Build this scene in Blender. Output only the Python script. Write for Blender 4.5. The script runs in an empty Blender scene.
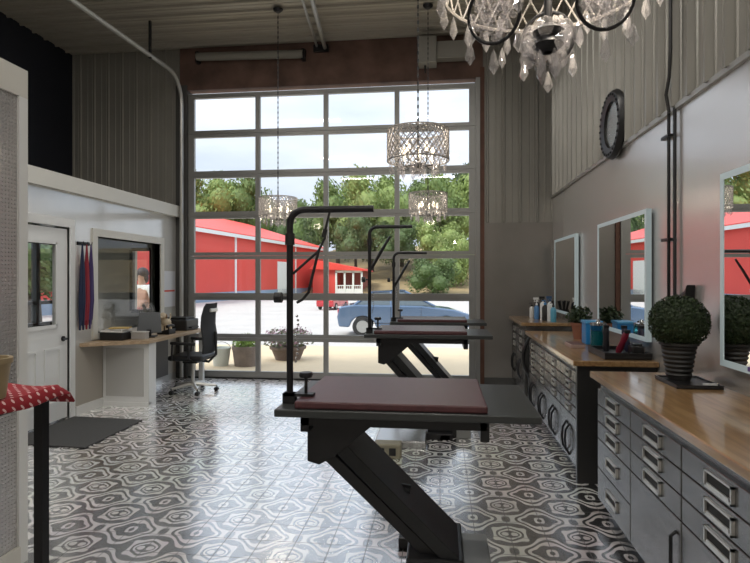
import bpy, bmesh, math, random
from mathutils import Vector, Matrix
R = math.radians; PI = math.pi
rnd = random.Random(7)
scene = bpy.context.scene; COL = scene.collection
# ---------------------------------------------------------------- camera
PSI = math.atan(65/550); F = 550.0; H = 1.5
FW = Vector((-math.sin(PSI), math.cos(PSI), 0)); RT = Vector((math.cos(PSI), math.sin(PSI), 0))
cam = bpy.data.cameras.new('camera'); cam.sensor_width = 36; cam.lens = 36*F/750; cam.shift_y = -3.5/750
cam.clip_start = .05; cam.clip_end = 500
co = bpy.data.objects.new('camera', cam); COL.objects.link(co)
co.location = (0, 0, H); co.rotation_euler = (PI/2, 0, PSI); scene.camera = co

def ray(u, v): return FW + RT*((u-375)/F) + Vector((0, 0, (278-v)/F))
def pz(u, v, z): d = ray(u, v); return Vector((0, 0, H)) + d*((z-H)/d.z)
def py(u, v, y): d = ray(u, v); return Vector((0, 0, H)) + d*(y/d.y)
def px(u, v, x): d = ray(u, v); return Vector((0, 0, H)) + d*(x/d.x)
def pd(u, v, d): return Vector((0, 0, H)) + ray(u, v)*d

# ---------------------------------------------------------------- materials
MATS = {}
def mat(name, col, rough=.5, metal=0., spec=.5, var=0., vscale=8., bump=0., bscale=60., emis=None, estr=0., coat=0., ior=1.5, stretch=None):
    if name in MATS: return MATS[name]
    m = bpy.data.materials.new(name); m.use_nodes = True; nt = m.node_tree; b = nt.nodes['Principled BSDF']
    b.inputs['Base Color'].default_value = (*col, 1); b.inputs['Roughness'].default_value = rough
    b.inputs['Metallic'].default_value = metal; b.inputs['Specular IOR Level'].default_value = spec
    b.inputs['IOR'].default_value = ior; b.inputs['Coat Weight'].default_value = coat
    tc = nt.nodes.new('ShaderNodeTexCoord'); mp = nt.nodes.new('ShaderNodeMapping')
    nt.links.new(tc.outputs['Object'], mp.inputs['Vector'])
    if stretch: mp.inputs['Scale'].default_value = stretch
    if var > 0:
        n = nt.nodes.new('ShaderNodeTexNoise'); n.inputs['Scale'].default_value = vscale; n.inputs['Detail'].default_value = 5
        nt.links.new(mp.outputs[0], n.inputs['Vector'])
        r = nt.nodes.new('ShaderNodeValToRGB'); e = r.color_ramp.elements
        e[0].position = .3; e[1].position = .7
        e[0].color = (*[max(0, c*(1-var)) for c in col], 1); e[1].color = (*[min(1, c*(1+var)) for c in col], 1)
        nt.links.new(n.outputs['Fac'], r.inputs['Fac']); nt.links.new(r.outputs['Color'], b.inputs['Base Color'])
    if bump > 0:
        n = nt.nodes.new('ShaderNodeTexNoise'); n.inputs['Scale'].default_value = bscale; n.inputs['Detail'].default_value = 3
        nt.links.new(mp.outputs[0], n.inputs['Vector'])
        bp = nt.nodes.new('ShaderNodeBump'); bp.inputs['Strength'].default_value = bump; bp.inputs['Distance'].default_value = .01
        nt.links.new(n.outputs['Fac'], bp.inputs['Height']); nt.links.new(bp.outputs[0], b.inputs['Normal'])
    if emis: b.inputs['Emission Color'].default_value = (*emis, 1); b.inputs['Emission Strength'].default_value = estr
    MATS[name] = m; return m
class NT:
    def __init__(s, m): s.m = m; s.nt = m.node_tree
    def add(s, t): return s.nt.nodes.new(t)
    def lk(s, a, b): s.nt.links.new(a, b)
    def M(s, op, a, b=None, c=None):
        n = s.add('ShaderNodeMath'); n.operation = op
        for i, q in enumerate((a, b, c)):
            if q is None: continue
            if isinstance(q, (int, float)): n.inputs[i].default_value = q
            else: s.lk(q, n.inputs[i])
        return n.outputs[0]
def new_mat(name):
    m = bpy.data.materials.new(name); m.use_nodes = True; MATS[name] = m; t = NT(m); t.b = m.node_tree.nodes['Principled BSDF']; t.out = m.node_tree.nodes['Material Output']
    return m, t

# patterned cement tile floor
def floor_material():
    m, t = new_mat('patterned_tile')
    tc = t.add('ShaderNodeTexCoord'); sx = t.add('ShaderNodeSeparateXYZ'); t.lk(tc.outputs['Object'], sx.inputs[0])
    Pd = .4064
    X = t.M('MULTIPLY', t.M('ADD', sx.outputs[0], -.5*Pd), 2*PI/Pd); Y = t.M('MULTIPLY', t.M('ADD', sx.outputs[1], -.6*Pd), 2*PI/Pd)
    cx = t.M('COSINE', X); cy = t.M('COSINE', Y)
    f = t.M('ADD', cx, cy)
    c2 = t.M('MULTIPLY', t.M('COSINE', t.M('MULTIPLY', X, 2)), t.M('COSINE', t.M('MULTIPLY', Y, 2)))
    c3 = t.M('MULTIPLY', t.M('COSINE', t.M('MULTIPLY', X, 3)), t.M('COSINE', t.M('MULTIPLY', Y, 3)))
    c4 = t.M('MULTIPLY', t.M('COSINE', t.M('MULTIPLY', X, 4)), t.M('COSINE', t.M('MULTIPLY', Y, 2)))
    f = t.M('ADD', f, t.M('MULTIPLY', c2, -.30)); f = t.M('ADD', f, t.M('MULTIPLY', c3, .17)); f = t.M('ADD', f, t.M('MULTIPLY', c4, .14))
    th = t.M('ARCSINE', t.M('MINIMUM', t.M('MAXIMUM', t.M('MULTIPLY', f, .497), -1.), 1.)); s = t.M('SINE', t.M('MULTIPLY_ADD', th, 11.5, 1.1))
    k = t.M('MULTIPLY_ADD', s, 2.4, .55)
    k = t.M('MINIMUM', t.M('MAXIMUM', k, 0.), 1.)
    mx = t.add('ShaderNodeMix'); mx.data_type = 'RGBA'; t.lk(k, mx.inputs['Factor'])
    mx.inputs['A'].default_value = (.010, .010, .012, 1); mx.inputs['B'].default_value = (.56, .545, .53, 1)
    nz = t.add('ShaderNodeTexNoise'); nz.inputs['Scale'].default_value = 14; nz.inputs['Detail'].default_value = 6
    m2 = t.add('ShaderNodeMix'); m2.data_type = 'RGBA'; m2.blend_type = 'MULTIPLY'; m2.inputs['Factor'].default_value = .35
    t.lk(mx.outputs['Result'], m2.inputs['A']); t.lk(nz.outputs['Color'], m2.inputs['B'])
    # grout
    Tl = Pd/2
    def gr(o):
        a = t.M('PINGPONG', o, Tl/2); return t.M('LESS_THAN', a, .0022)
    g = t.M('MAXIMUM', gr(sx.outputs[0]), gr(sx.outputs[1]))
    m3 = t.add('ShaderNodeMix'); m3.data_type = 'RGBA'; t.lk(g, m3.inputs['Factor']); t.lk(m2.outputs['Result'], m3.inputs['A']); m3.inputs['B'].default_value = (.09, .088, .085, 1)
    t.lk(m3.outputs['Result'], t.b.inputs['Base Color'])
    ng = t.M('SUBTRACT', 1., g)
    t.b.inputs['Roughness'].default_value = .35; t.b.inputs['IOR'].default_value = 1.6
    t.b.inputs['Specular IOR Level'].default_value = .1
    n2 = t.add('ShaderNodeTexNoise'); n2.inputs['Scale'].default_value = 9
    bp = t.add('ShaderNodeBump'); bp.inputs['Strength'].default_value = .05; bp.inputs['Distance'].default_value = .01
    t.lk(t.M('ADD', t.M('MULTIPLY', k, .1), n2.outputs['Fac']), bp.inputs['Height']); 
    gl = t.add('ShaderNodeBsdfGlossy'); gl.inputs['Roughness'].default_value = .21; gl.inputs['Color'].default_value = (.95, .95, .95, 1); t.lk(bp.outputs[0], gl.inputs['Normal'])
    lw = t.add('ShaderNodeLayerWeight'); fac = t.M('MULTIPLY', t.M('MULTIPLY_ADD', lw.outputs['Facing'], .98, .04), t.M('MULTIPLY_ADD', ng, .8, .2))
    cc = t.add('ShaderNodeCombineColor'); [t.lk(fac, cc.inputs[q]) for q in range(3)]; t.lk(cc.outputs[0], gl.inputs['Color'])
    ms = t.add('ShaderNodeAddShader'); t.lk(t.b.outputs[0], ms.inputs[0]); t.lk(gl.outputs[0], ms.inputs[1]); t.lk(ms.outputs[0], t.out.inputs[0])
    return m
def plate_material(name, col, rough, metal, sc, strength, dist=.004):
    m, t = new_mat(name)
    t.b.inputs['Base Color'].default_value = (*col, 1); t.b.inputs['Roughness'].default_value = rough; t.b.inputs['Metallic'].default_value = metal
    tc = t.add('ShaderNodeTexCoord'); sx = t.add('ShaderNodeSeparateXYZ'); t.lk(tc.outputs['Object'], sx.inputs[0])
    a = t.M('SINE', t.M('MULTIPLY', t.M('ADD', sx.outputs[1], sx.outputs[2]), sc)); b = t.M('SINE', t.M('MULTIPLY', t.M('SUBTRACT', sx.outputs[1], sx.outputs[2]), sc))
    h = t.M('MAXIMUM', t.M('MULTIPLY', a, b), .25)
    bp = t.add('ShaderNodeBump'); bp.inputs['Strength'].default_value = strength; bp.inputs['Distance'].default_value = dist
    t.lk(h, bp.inputs['Height']); t.lk(bp.outputs[0], t.b.inputs['Normal'])
    return m
def glass_material(name, tint=(1, 1, 1), ior=1.45, rough=.0, mult=1.):
    m, t = new_mat(name); t.nt.nodes.remove(t.b)
    tr = t.add('ShaderNodeBsdfTransparent'); tr.inputs[0].default_value = (*tint, 1)
    gl = t.add('ShaderNodeBsdfGlossy'); gl.inputs['Roughness'].default_value = rough; gl.inputs['Color'].default_value = (1, 1, 1, 1)
    fr = t.add('ShaderNodeFresnel'); fr.inputs[0].default_value = ior
    mx = t.add('ShaderNodeMixShader'); ge = t.add('ShaderNodeNewGeometry'); t.lk(t.M('MULTIPLY', t.M('MULTIPLY', fr.outputs[0], mult), t.M('SUBTRACT', 1., ge.outputs['Backfacing'])), mx.inputs[0]); t.lk(tr.outputs[0], mx.inputs[1]); t.lk(gl.outputs[0], mx.inputs[2]); t.lk(mx.outputs[0], t.out.inputs[0])
    return m
def crystal_material(name, ior=2.0, tint=(.9, .9, .92)):
    m, t = new_mat(name); t.nt.nodes.remove(t.b)
    tr = t.add('ShaderNodeBsdfTransparent'); tr.inputs[0].default_value = (*tint, 1)
    gl = t.add('ShaderNodeBsdfGlossy'); gl.inputs['Roughness'].default_value = .05
    df = t.add('ShaderNodeBsdfDiffuse'); df.inputs[0].default_value = (.75, .72, .7, 1)
    a = t.add('ShaderNodeMixShader'); a.inputs[0].default_value = .22; t.lk(tr.outputs[0], a.inputs[1]); t.lk(df.outputs[0], a.inputs[2])
    fr = t.add('ShaderNodeFresnel'); fr.inputs[0].default_value = ior
    ge = t.add('ShaderNodeNewGeometry'); mx = t.add('ShaderNodeMixShader'); t.lk(t.M('MULTIPLY', fr.outputs[0], t.M('SUBTRACT', 1., ge.outputs['Backfacing'])), mx.inputs[0]); t.lk(a.outputs[0], mx.inputs[1]); t.lk(gl.outputs[0], mx.inputs[2]); t.lk(mx.outputs[0], t.out.inputs[0])
    return m
def wood_material(name, c1, c2, rough=.16, coat=.6):
    m, t = new_mat(name)
    tc = t.add('ShaderNodeTexCoord'); mp = t.add('ShaderNodeMapping'); mp.inputs['Scale'].default_value = (14, 1.1, 14); t.lk(tc.outputs['Object'], mp.inputs[0])
    n = t.add('ShaderNodeTexNoise'); n.inputs['Scale'].default_value = 2.2; n.inputs['Detail'].default_value = 7; n.inputs['Distortion'].default_value = .6; t.lk(mp.outputs[0], n.inputs['Vector'])
    r = t.add('ShaderNodeValToRGB'); e = r.color_ramp.elements; e[0].position = .35; e[1].position = .65; e[0].color = (*c1, 1); e[1].color = (*c2, 1)
    t.lk(n.outputs['Fac'], r.inputs[0]); t.lk(r.outputs[0], t.b.inputs['Base Color'])
    t.b.inputs['Roughness'].default_value = rough+.2; t.b.inputs['Coat Weight'].default_value = coat; t.b.inputs['Coat Roughness'].default_value = rough; t.b.inputs['Coat IOR'].default_value = 1.7
    return m
def dots_material():
    m, t = new_mat('red_dotted_cloth')
    tc = t.add('ShaderNodeTexCoord'); v = t.add('ShaderNodeTexVoronoi'); v.voronoi_dimensions = '2D'; v.inputs['Scale'].default_value = 42; v.inputs['Randomness'].default_value = .0
    mp = t.add('ShaderNodeMapping'); mp.inputs['Rotation'].default_value = (0, 0, .78); t.lk(tc.outputs['Object'], mp.inputs[0]); t.lk(mp.outputs[0], v.inputs['Vector'])
    k = t.M('LESS_THAN', v.outputs['Distance'], .2)
    mx = t.add('ShaderNodeMix'); mx.data_type = 'RGBA'; t.lk(k, mx.inputs['Factor']); mx.inputs['A'].default_value = (.30, .01, .02, 1); mx.inputs['B'].default_value = (.75, .5, .5, 1)
    t.lk(mx.outputs['Result'], t.b.inputs['Base Color']); t.b.inputs['Roughness'].default_value = .8
    return m
FLOOR = floor_material()
SIDING = mat('beige_steel_siding', (.30, .29, .26), .34, .3, var=.06, vscale=2)
SIDING_R = SIDING
PANEL = plate_material('dimpled_metal_panel', (.64, .62, .60), .24, .6, 260, .12, .002)
PLATE = plate_material('embossed_metal_plate', (.6, .59, .58), .25, .65, 150, 1., .012)
WHITEWALL = mat('glossy_white_panel', (.72, .72, .70), .15, .35, var=.05, vscale=3, bump=.05, bscale=5)
CREAM = mat('cream_trim', (.64, .63, .58), .45)
PAINT = mat('white_paint', (.74, .75, .74), .4)
GREIGE = mat('greige_paint', (.42, .39, .34), .6)
NAVY = mat('navy_paint', (.006, .008, .016), .7)
CEIL = mat('cream_steel_ceiling', (.40, .375, .32), .45, .2)
ALU = mat('brushed_aluminium_frame', (.30, .30, .29), .45, .5)
GLASS = glass_material('window_glass', (.97, .98, .98), 1.5)
RUST = mat('weathered_brown_header', (.13, .075, .058), .75, var=.4, vscale=3.2)
GREYMET = mat('grey_galvanised', (.42, .42, .40), .4, .6)
DARKMET = mat('dark_grey_metal', (.022, .023, .025), .4, .5)
BLACK = mat('black_plastic', (.012, .012, .013), .4)
BLACKMET = mat('black_powder_coat', (.012, .012, .014), .38, .2)
PLATEGREY = mat('grey_table_plate', (.05, .054, .054), .35, .4, bump=.1, bscale=200)
PAD = mat('burgundy_pad', (.085, .03, .034), .3, var=.15, vscale=30, bump=.25, bscale=260)
STEEL = mat('brushed_steel', (.22, .22, .217), .25, .8, var=.12, vscale=5, stretch=(1, 1, 6), bump=.06, bscale=90)
STEEL2 = mat('dark_steel', (.06, .06, .06), .35, .7)
HANDLE = mat('satin_nickel', (.62, .61, .58), .3, .7)
DARKH = mat('handle_recess', (.01, .01, .01), .6)
WOOD = wood_material('varnished_wood_top', (.23, .125, .05), (.38, .235, .105), .1, .8)
DESKWOOD = wood_material('light_oak_top', (.36, .25, .15), (.50, .37, .24), .3, .3)
MIRROR = mat('mirror_silver', (.88, .9, .9), .01, 1.)
LED = mat('lit_mirror_edge', (.42, .5, .52), .3, emis=(.72, .9, .95), estr=.12)
CRYSTAL = crystal_material('crystal')
BULB = mat('lit_bulb', (1, .9, .7), .3, emis=(1, .86, .62), estr=3)
RED = mat('red_barn_steel', (.70, .075, .06), .5, var=.05, vscale=.6)
REDROOF = mat('red_roof_steel', (.80, .07, .05), .45, var=.05, vscale=.5)
WHITE = mat('white_trim', (.8, .8, .78), .5)
GLOSSWHITE = mat('glossy_white_plastic', (.75, .75, .74), .25)
CHROME = mat('chrome', (.7, .7, .7), .15, 1.)
LEAFD = mat('dark_leaves', (.018, .035, .009), .6, var=.4, vscale=25)
TERRA = mat('terracotta', (.25, .1, .06), .7)
MESH = mat('grey_mesh_fabric', (.03, .032, .035), .8, bump=.3, bscale=300)

# ---------------------------------------------------------------- mesh builder
def wloc(o):
    v = Vector((0, 0, 0))
    while o is not None: v += o.location; o = o.parent
    return v
class MB:
    def __init__(s): s.bm = bmesh.new(); s.sm = False
    def box(s, x0, x1, y0, y1, z0, z1):
        v = [s.bm.verts.new((x, y, z)) for z in (z0, z1) for x, y in ((x0, y0), (x1, y0), (x1, y1), (x0, y1))]
        for f in ((3, 2, 1, 0), (4, 5, 6, 7), (0, 1, 5, 4), (1, 2, 6, 5), (2, 3, 7, 6), (3, 0, 4, 7)): s.bm.faces.new([v[i] for i in f])
        return s
    def obox(s, c, sx, sy, sz, rot=(0, 0, 0)):
        from mathutils import Euler
        m = Euler(rot).to_matrix(); c = Vector(c)
        v = [s.bm.verts.new(c + m @ Vector((x*sx/2, y*sy/2, z*sz/2))) for z in (-1, 1) for x, y in ((-1, -1), (1, -1), (1, 1), (-1, 1))]
        for f in ((3, 2, 1, 0), (4, 5, 6, 7), (0, 1, 5, 4), (1, 2, 6, 5), (2, 3, 7, 6), (3, 0, 4, 7)): s.bm.faces.new([v[i] for i in f])
        return s
    def prism(s, pts, vec):
        vec = Vector(vec); a = [s.bm.verts.new(p) for p in pts]; b = [s.bm.verts.new(Vector(p)+vec) for p in pts]; n = len(a)
        s.bm.faces.new(a[::-1]); s.bm.faces.new(b)
        for i in range(n): s.bm.faces.new((a[i], a[(i+1) % n], b[(i+1) % n], b[i]))
        return s
    def tube(s, path, r, n=10, closed=False, cap=True):
        s.sm = True; path = [Vector(p) for p in path]; m = len(path); rs = r if isinstance(r, (list, tuple)) else [r]*m
        rings = []; up = None
        for i, p in enumerate(path):
            a = path[(i-1) % m] if (closed or i > 0) else p; b = path[(i+1) % m] if (closed or i < m-1) else p
            t = (b-a).normalized()
            if up is None: up = Vector((0, 0, 1)) if abs(t.z) < .9 else Vector((1, 0, 0))
            x = t.cross(up)
            if x.length < 1e-4: x = t.orthogonal()
            x.normalize(); y = x.cross(t).normalized(); up = y
            rings.append([s.bm.verts.new(p + (x*math.cos(2*PI*k/n) + y*math.sin(2*PI*k/n))*rs[i]) for k in range(n)])
        for i in range(m if closed else m-1):
            A = rings[i]; B = rings[(i+1) % m]
            for k in range(n): s.bm.faces.new((A[k], A[(k+1) % n], B[(k+1) % n], B[k]))
        if cap and not closed: s.bm.faces.new(rings[0][::-1]); s.bm.faces.new(rings[-1])
        return s
    def lathe(s, prof, c=(0, 0, 0), n=24, mtx=None):
        s.sm = True; c = Vector(c); rings = []
        for r, z in prof:
            if r < 1e-5: q = [Vector((0, 0, z))]
            else: q = [Vector((r*math.cos(2*PI*k/n), r*math.sin(2*PI*k/n), z)) for k in range(n)]
            rings.append([s.bm.verts.new(c + (mtx @ p if mtx else p)) for p in q])
        for A, B in zip(rings, rings[1:]):
            for k in range(n):
                f = [A[k % len(A)], A[(k+1) % len(A)], B[(k+1) % len(B)], B[k % len(B)]]
                u = []; [u.append(q) for q in f if q not in u]
                if len(u) > 2:
                    try: s.bm.faces.new(u)
                    except ValueError: pass
        for rg, fl in ((rings[0], True), (rings[-1], False)):
            if len(rg) > 2: s.bm.faces.new(rg[::-1] if fl else rg)
        return s
    def sphere(s, c, r, sub=2, scl=(1, 1, 1), smooth=True):
        if smooth: s.sm = True
        g = bmesh.ops.create_icosphere(s.bm, subdivisions=sub, radius=r)
        for v in g['verts']: v.co = Vector((v.co.x*scl[0], v.co.y*scl[1], v.co.z*scl[2])) + Vector(c)
        return s
    def drop(s, c, r, h, n=6):      # faceted hanging drop, top at c
        c = Vector(c); top = s.bm.verts.new(c); bot = s.bm.verts.new(c-Vector((0, 0, h)))
        a0 = rnd.random()
        A = [s.bm.verts.new(c+Vector((.55*r*math.cos(a0+2*PI*k/n), .55*r*math.sin(a0+2*PI*k/n), -.25*h))) for k in range(n)]
        B = [s.bm.verts.new(c+Vector((r*math.cos(a0+2*PI*(k+.5)/n), r*math.sin(a0+2*PI*(k+.5)/n), -.68*h))) for k in range(n)]
        for k in range(n):
            s.bm.faces.new((top, A[k], A[(k+1) % n])); s.bm.faces.new((A[k], B[k], A[(k+1) % n])); s.bm.faces.new((A[(k+1) % n], B[k], B[(k+1) % n])); s.bm.faces.new((bot, B[(k+1) % n], B[k]))
        return s
    def leaves(s, c, rad, n, size, flat=.75, inner=.75):
        c = Vector(c)
        for _ in range(n):
            d = Vector((rnd.gauss(0, 1), rnd.gauss(0, 1), rnd.gauss(0, 1))).normalized(); q = inner + (1-inner)*rnd.random()*1.1
            p = c + Vector((d.x*rad[0], d.y*rad[1], d.z*rad[2]))*q
            a = (d*.6+Vector((rnd.uniform(-1, 1), rnd.uniform(-1, 1), rnd.uniform(-1, 1)))).normalized(); b = a.orthogonal().normalized(); e = a.cross(b); w = size*rnd.uniform(.6, 1.3)
            s.bm.faces.new([s.bm.verts.new(p+b*w), s.bm.verts.new(p+e*w*.5), s.bm.verts.new(p-b*w), s.bm.verts.new(p-e*w*.5)])
        return s
    def build(s, name, m, parent=None, bevel=0, kind=None, recalc=True):
        me = bpy.data.meshes.new(name)
        if recalc: bmesh.ops.recalc_face_normals(s.bm, faces=s.bm.faces[:])
        off = wloc(parent) if parent else Vector((0, 0, 0))
        if parent is None and kind is None:
            vs = [v.co for v in s.bm.verts]
            off = Vector((sum(v.x for v in vs)/len(vs), sum(v.y for v in vs)/len(vs), min(v.z for v in vs)))
        if off.length > 0: bmesh.ops.translate(s.bm, verts=s.bm.verts[:], vec=-off)
        if s.sm:
            for f in s.bm.faces: f.smooth = True
        s.bm.to_mesh(me); s.bm.free(); me.materials.append(m)
        if s.sm: me.set_sharp_from_angle(angle=R(40))
        o = bpy.data.objects.new(name, me); COL.objects.link(o)
        if parent: o.parent = parent
        else: o.location = off
        if bevel:
            b = o.modifiers.new('bevel', 'BEVEL'); b.width = bevel; b.segments = 2; b.limit_method = 'ANGLE'; b.angle_limit = R(50)
        if kind: o['kind'] = kind
        return o
def thing(name, loc, label, cat, group=None, kind=None, rz=0):
    o = bpy.data.objects.new(name, None); COL.objects.link(o); o.location = loc; o.rotation_euler = (0, 0, rz); o.empty_display_size = .1
    if kind: o['kind'] = kind
    if label: tag(o, label, cat, group)
    return o
def tag(o, label, cat, group=None):
    o['label'] = label; o['category'] = cat
    if group: o['group'] = group
    return o
def dup(root, loc, label=None, rz=None):
    def cp(o, par):
        c = o.copy(); COL.objects.link(c); c.parent = par
        for ch in kids.get(o.name, []): cp(ch, c)
        return c
    kids = {}
    for o in bpy.data.objects:
        if o.parent: kids.setdefault(o.parent.name, []).append(o)
    r = cp(root, None); r.location = loc
    if rz is not None: r.rotation_euler = (0, 0, rz)
    if label: r['label'] = label
    return r
def S(name, mb, m, parent=None): return mb.build(name, m, parent, kind='structure' if parent is None else None) if parent is None else mb.build(name, m, parent)

def arc(c, r, a0, a1, n, ax='xz'):
    out = []
    for i in range(n+1):
        a = a0+(a1-a0)*i/n; p = Vector(c)
        if ax == 'xz': p += Vector((r*math.cos(a), 0, r*math.sin(a)))
        elif ax == 'yz': p += Vector((0, r*math.cos(a), r*math.sin(a)))
        else: p += Vector((r*math.cos(a), r*math.sin(a), 0))
        out.append(p)
    return out
# corrugated sheet: profile runs along axis A from a0..a1, extruded e0..e1, sticking out along normal
def corrugated(mb, a0, a1, pos, e0, e1, mode, sgn, per=.2286, h=.022, phase=0., back=.05):
    pts = []; a = a0; k = math.floor((a0-phase)/per)
    prof = [(0, 0), (.078, 0), (.082, .2), (.096, .2), (.1, 0), (.155, 0), (.16, .2), (.172, .2), (.176, 0), (.187, 0), (.2, 1), (.2166, 1), (.2286, 0)]
    raw = []
    while True:
        for q, hh in prof[:-1]: raw.append((phase+k*per+q, hh*h))
        k += 1
        if phase+k*per > a1: raw.append((phase+k*per, 0)); break
    for i, (q, hh) in enumerate(raw):
        if q < a0 or q > a1: continue
        pts.append((q, hh))
    pts = [(a0, 0)] + pts + [(a1, 0)] if pts[0][0] > a0+1e-6 else pts+[(a1, 0)]
    prev = None
    full = pts
    def V(q, hh, e):
        d = pos+sgn*hh
        if mode == 'wall_x': return (q, d, e)     # profile along x, plane y=pos, extruded in z
        if mode == 'wall_y': return (d, q, e)     # profile along y, plane x=pos
        if mode == 'ceil': return (e, q, d)       # profile along y, plane z=pos, extruded in x
    poly = [V(q, hh, e0) for q, hh in full] + [V(full[-1][0], -back, e0), V(full[0][0], -back, e0)]
    top = [V(q, hh, e1) for q, hh in full] + [V(full[-1][0], -back, e1), V(full[0][0], -back, e1)]
    A = [mb.bm.verts.new(p) for p in poly]; B = [mb.bm.verts.new(p) for p in top]; n = len(A)
    for i in range(n): mb.bm.faces.new((A[i], A[(i+1) % n], B[(i+1) % n], B[i]))
    return mb

# ---------------------------------------------------------------- dimensions
XL, XR, YB, YF, ZC = -5.65, 1.56, 7.9, -4.0, 4.95
DX0, DX1, DZ = -3.77, .50, 4.27        # overhead door opening
OX, OY0, OZ = -3.94, 2.9, 2.54         # office box
ZS = 2.63                              # siding bottom on right wall

S('floor', MB().box(XL, XR, YF, YB+.15, -.12, 0), FLOOR)
S('ceiling', corrugated(MB(), YF, YB, ZC, XL, XR, 'ceil', -1, h=.03), CEIL)
S('ceiling_slab', MB().box(XL-.2, XR+.2, YF-.2, YB+.2, ZC+.08, ZC+.25), CEIL)
w = thing('wall_right', (XR, 0, 0), None, None, kind='structure')
MB().box(XR+.02, XR+.2, YF, YB+.15, 0, ZC).build('wall_core', GREIGE, w)
corrugated(MB(), YF, YB, XR, ZS, ZC, 'wall_y', -1, phase=3.624, h=.048).build('siding', SIDING, w)
MB().box(XR-.004, XR+.03, YF, YB, 0, ZS).build('wall_panel', PANEL, w)
MB().box(XR-.028, XR, YF, YB-.03, ZS-.02, ZS+.012).build('siding_trim', GREYMET, w)
w = thing('wall_left', (XL, 0, 0), None, None, kind='structure')
# left outer wall with a window opening behind the office door
LW = (6.75, 7.72, .8, 2.05)
m = MB(); m.box(XL-.15, XL, YF, LW[0], 0, ZC); m.box(XL-.15, XL, LW[1], YB, 0, ZC); m.box(XL-.15, XL, LW[0], LW[1], 0, LW[2]); m.box(XL-.15, XL, LW[0], LW[1], LW[3], ZC)
m.build('navy_wall_face', NAVY, w)
w2 = thing('window_1', (XL-.07, LW[0], LW[2]), None, None, kind='structure')
m = MB()
for a, b, c, d in ((LW[0], LW[0]+.06, LW[2], LW[3]), (LW[1]-.06, LW[1], LW[2], LW[3]), (LW[0], LW[1], LW[2], LW[2]+.06), (LW[0], LW[1], LW[3]-.06, LW[3]), (7.19, 7.27, LW[2], LW[3]), (LW[0], LW[1], 1.12, 1.17)): m.box(XL-.12, XL-.04, a, b, c, d)
m.build('window_frame', DARKMET, w2)
MB().box(XL-.085, XL-.08, LW[0]+.02, LW[1]-.02, LW[2]+.02, LW[3]-.02).build('glass_pane', GLASS, w2)
S('wall_front', MB().box(XL-.15, XR+.2, YF-.15, YF, 0, ZC), GREIGE)
# back wall around the overhead door
w = thing('wall_back', (0, YB, 0), None, None, kind='structure')
OW = (-4.67, -4.36, 1.0, 1.93)      # narrow window of the office
corrugated(MB(), XL, DX0-.12, YB, OZ, ZC, 'wall_x', -1).build('siding', SIDING, w)
corrugated(MB(), DX1+.1, XR, YB, ZS-.35, ZC, 'wall_x', -1).build('siding', SIDING, w)
MB().box(DX1+.1, XR, YB-.006, YB+.1, 0, ZS-.35).build('wall_panel', mat('taupe_gloss_panel', (.25, .235, .22), .28, .5, var=.08, vscale=2, bump=.05, bscale=6), w)
m = MB(); m.box(XL, OW[0], YB, YB+.15, 0, OZ); m.box(OW[1], DX0-.1, YB, YB+.15, 0, OZ); m.box(OW[0], OW[1], YB, YB+.15, 0, OW[2]); m.box(OW[0], OW[1], YB, YB+.15, OW[3], OZ)
m.build('office_wall_face', GREIGE, w)
MB().box(DX0-.12, DX1+.1, YB-.02, YB+.15, DZ+.05, ZC).build('door_header', RUST, w)
m = MB(); m.box(DX0-.17, DX0, YB-.05, YB+.15, 0, DZ+.12); m.build('door_jamb', mat('dark_jamb', (.06, .058, .055), .6), w)
m = MB(); m.box(DX1+.06, DX1+.12, YB-.035, YB+.15, 0, DZ+.2); m.build('door_jamb', mat('red_brown_wood_jamb', (.12, .05, .03), .6, var=.2), w)
MB().box(DX1, DX1+.06, YB-.06, YB+.15, 0, DZ+.05).build('door_track_channel', ALU, w)
m = MB(); m.box(XR-.012, XR, YB-.07, YB-.03, ZS, ZC); m.build('corner_trim', mat('dark_corner_trim', (.05, .048, .045), .5), w)
w3 = thing('window_2', (OW[0], YB, OW[2]), None, None, kind='structure')
m = MB()
for a, b, c, d in ((OW[0]-.03, OW[0]+.02, OW[2], OW[3]), (OW[1]-.02, OW[1]+.03, OW[2], OW[3]), (OW[0], OW[1], OW[2]-.03, OW[2]+.02), (OW[0], OW[1], OW[3]-.02, OW[3]+.03)): m.box(a, b, YB-.015, YB+.05, c, d)
m.build('window_frame', DARKMET, w3); MB().box(OW[0]+.01, OW[1]-.01, YB+.02, YB+.025, OW[2]+.01, OW[3]-.01).build('glass_pane', GLASS, w3)
S('baseboard_back', MB().box(DX1+.12, XR, YB-.022, YB-.006, 0, .1), mat('grey_base', (.08, .08, .078), .5))

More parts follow.
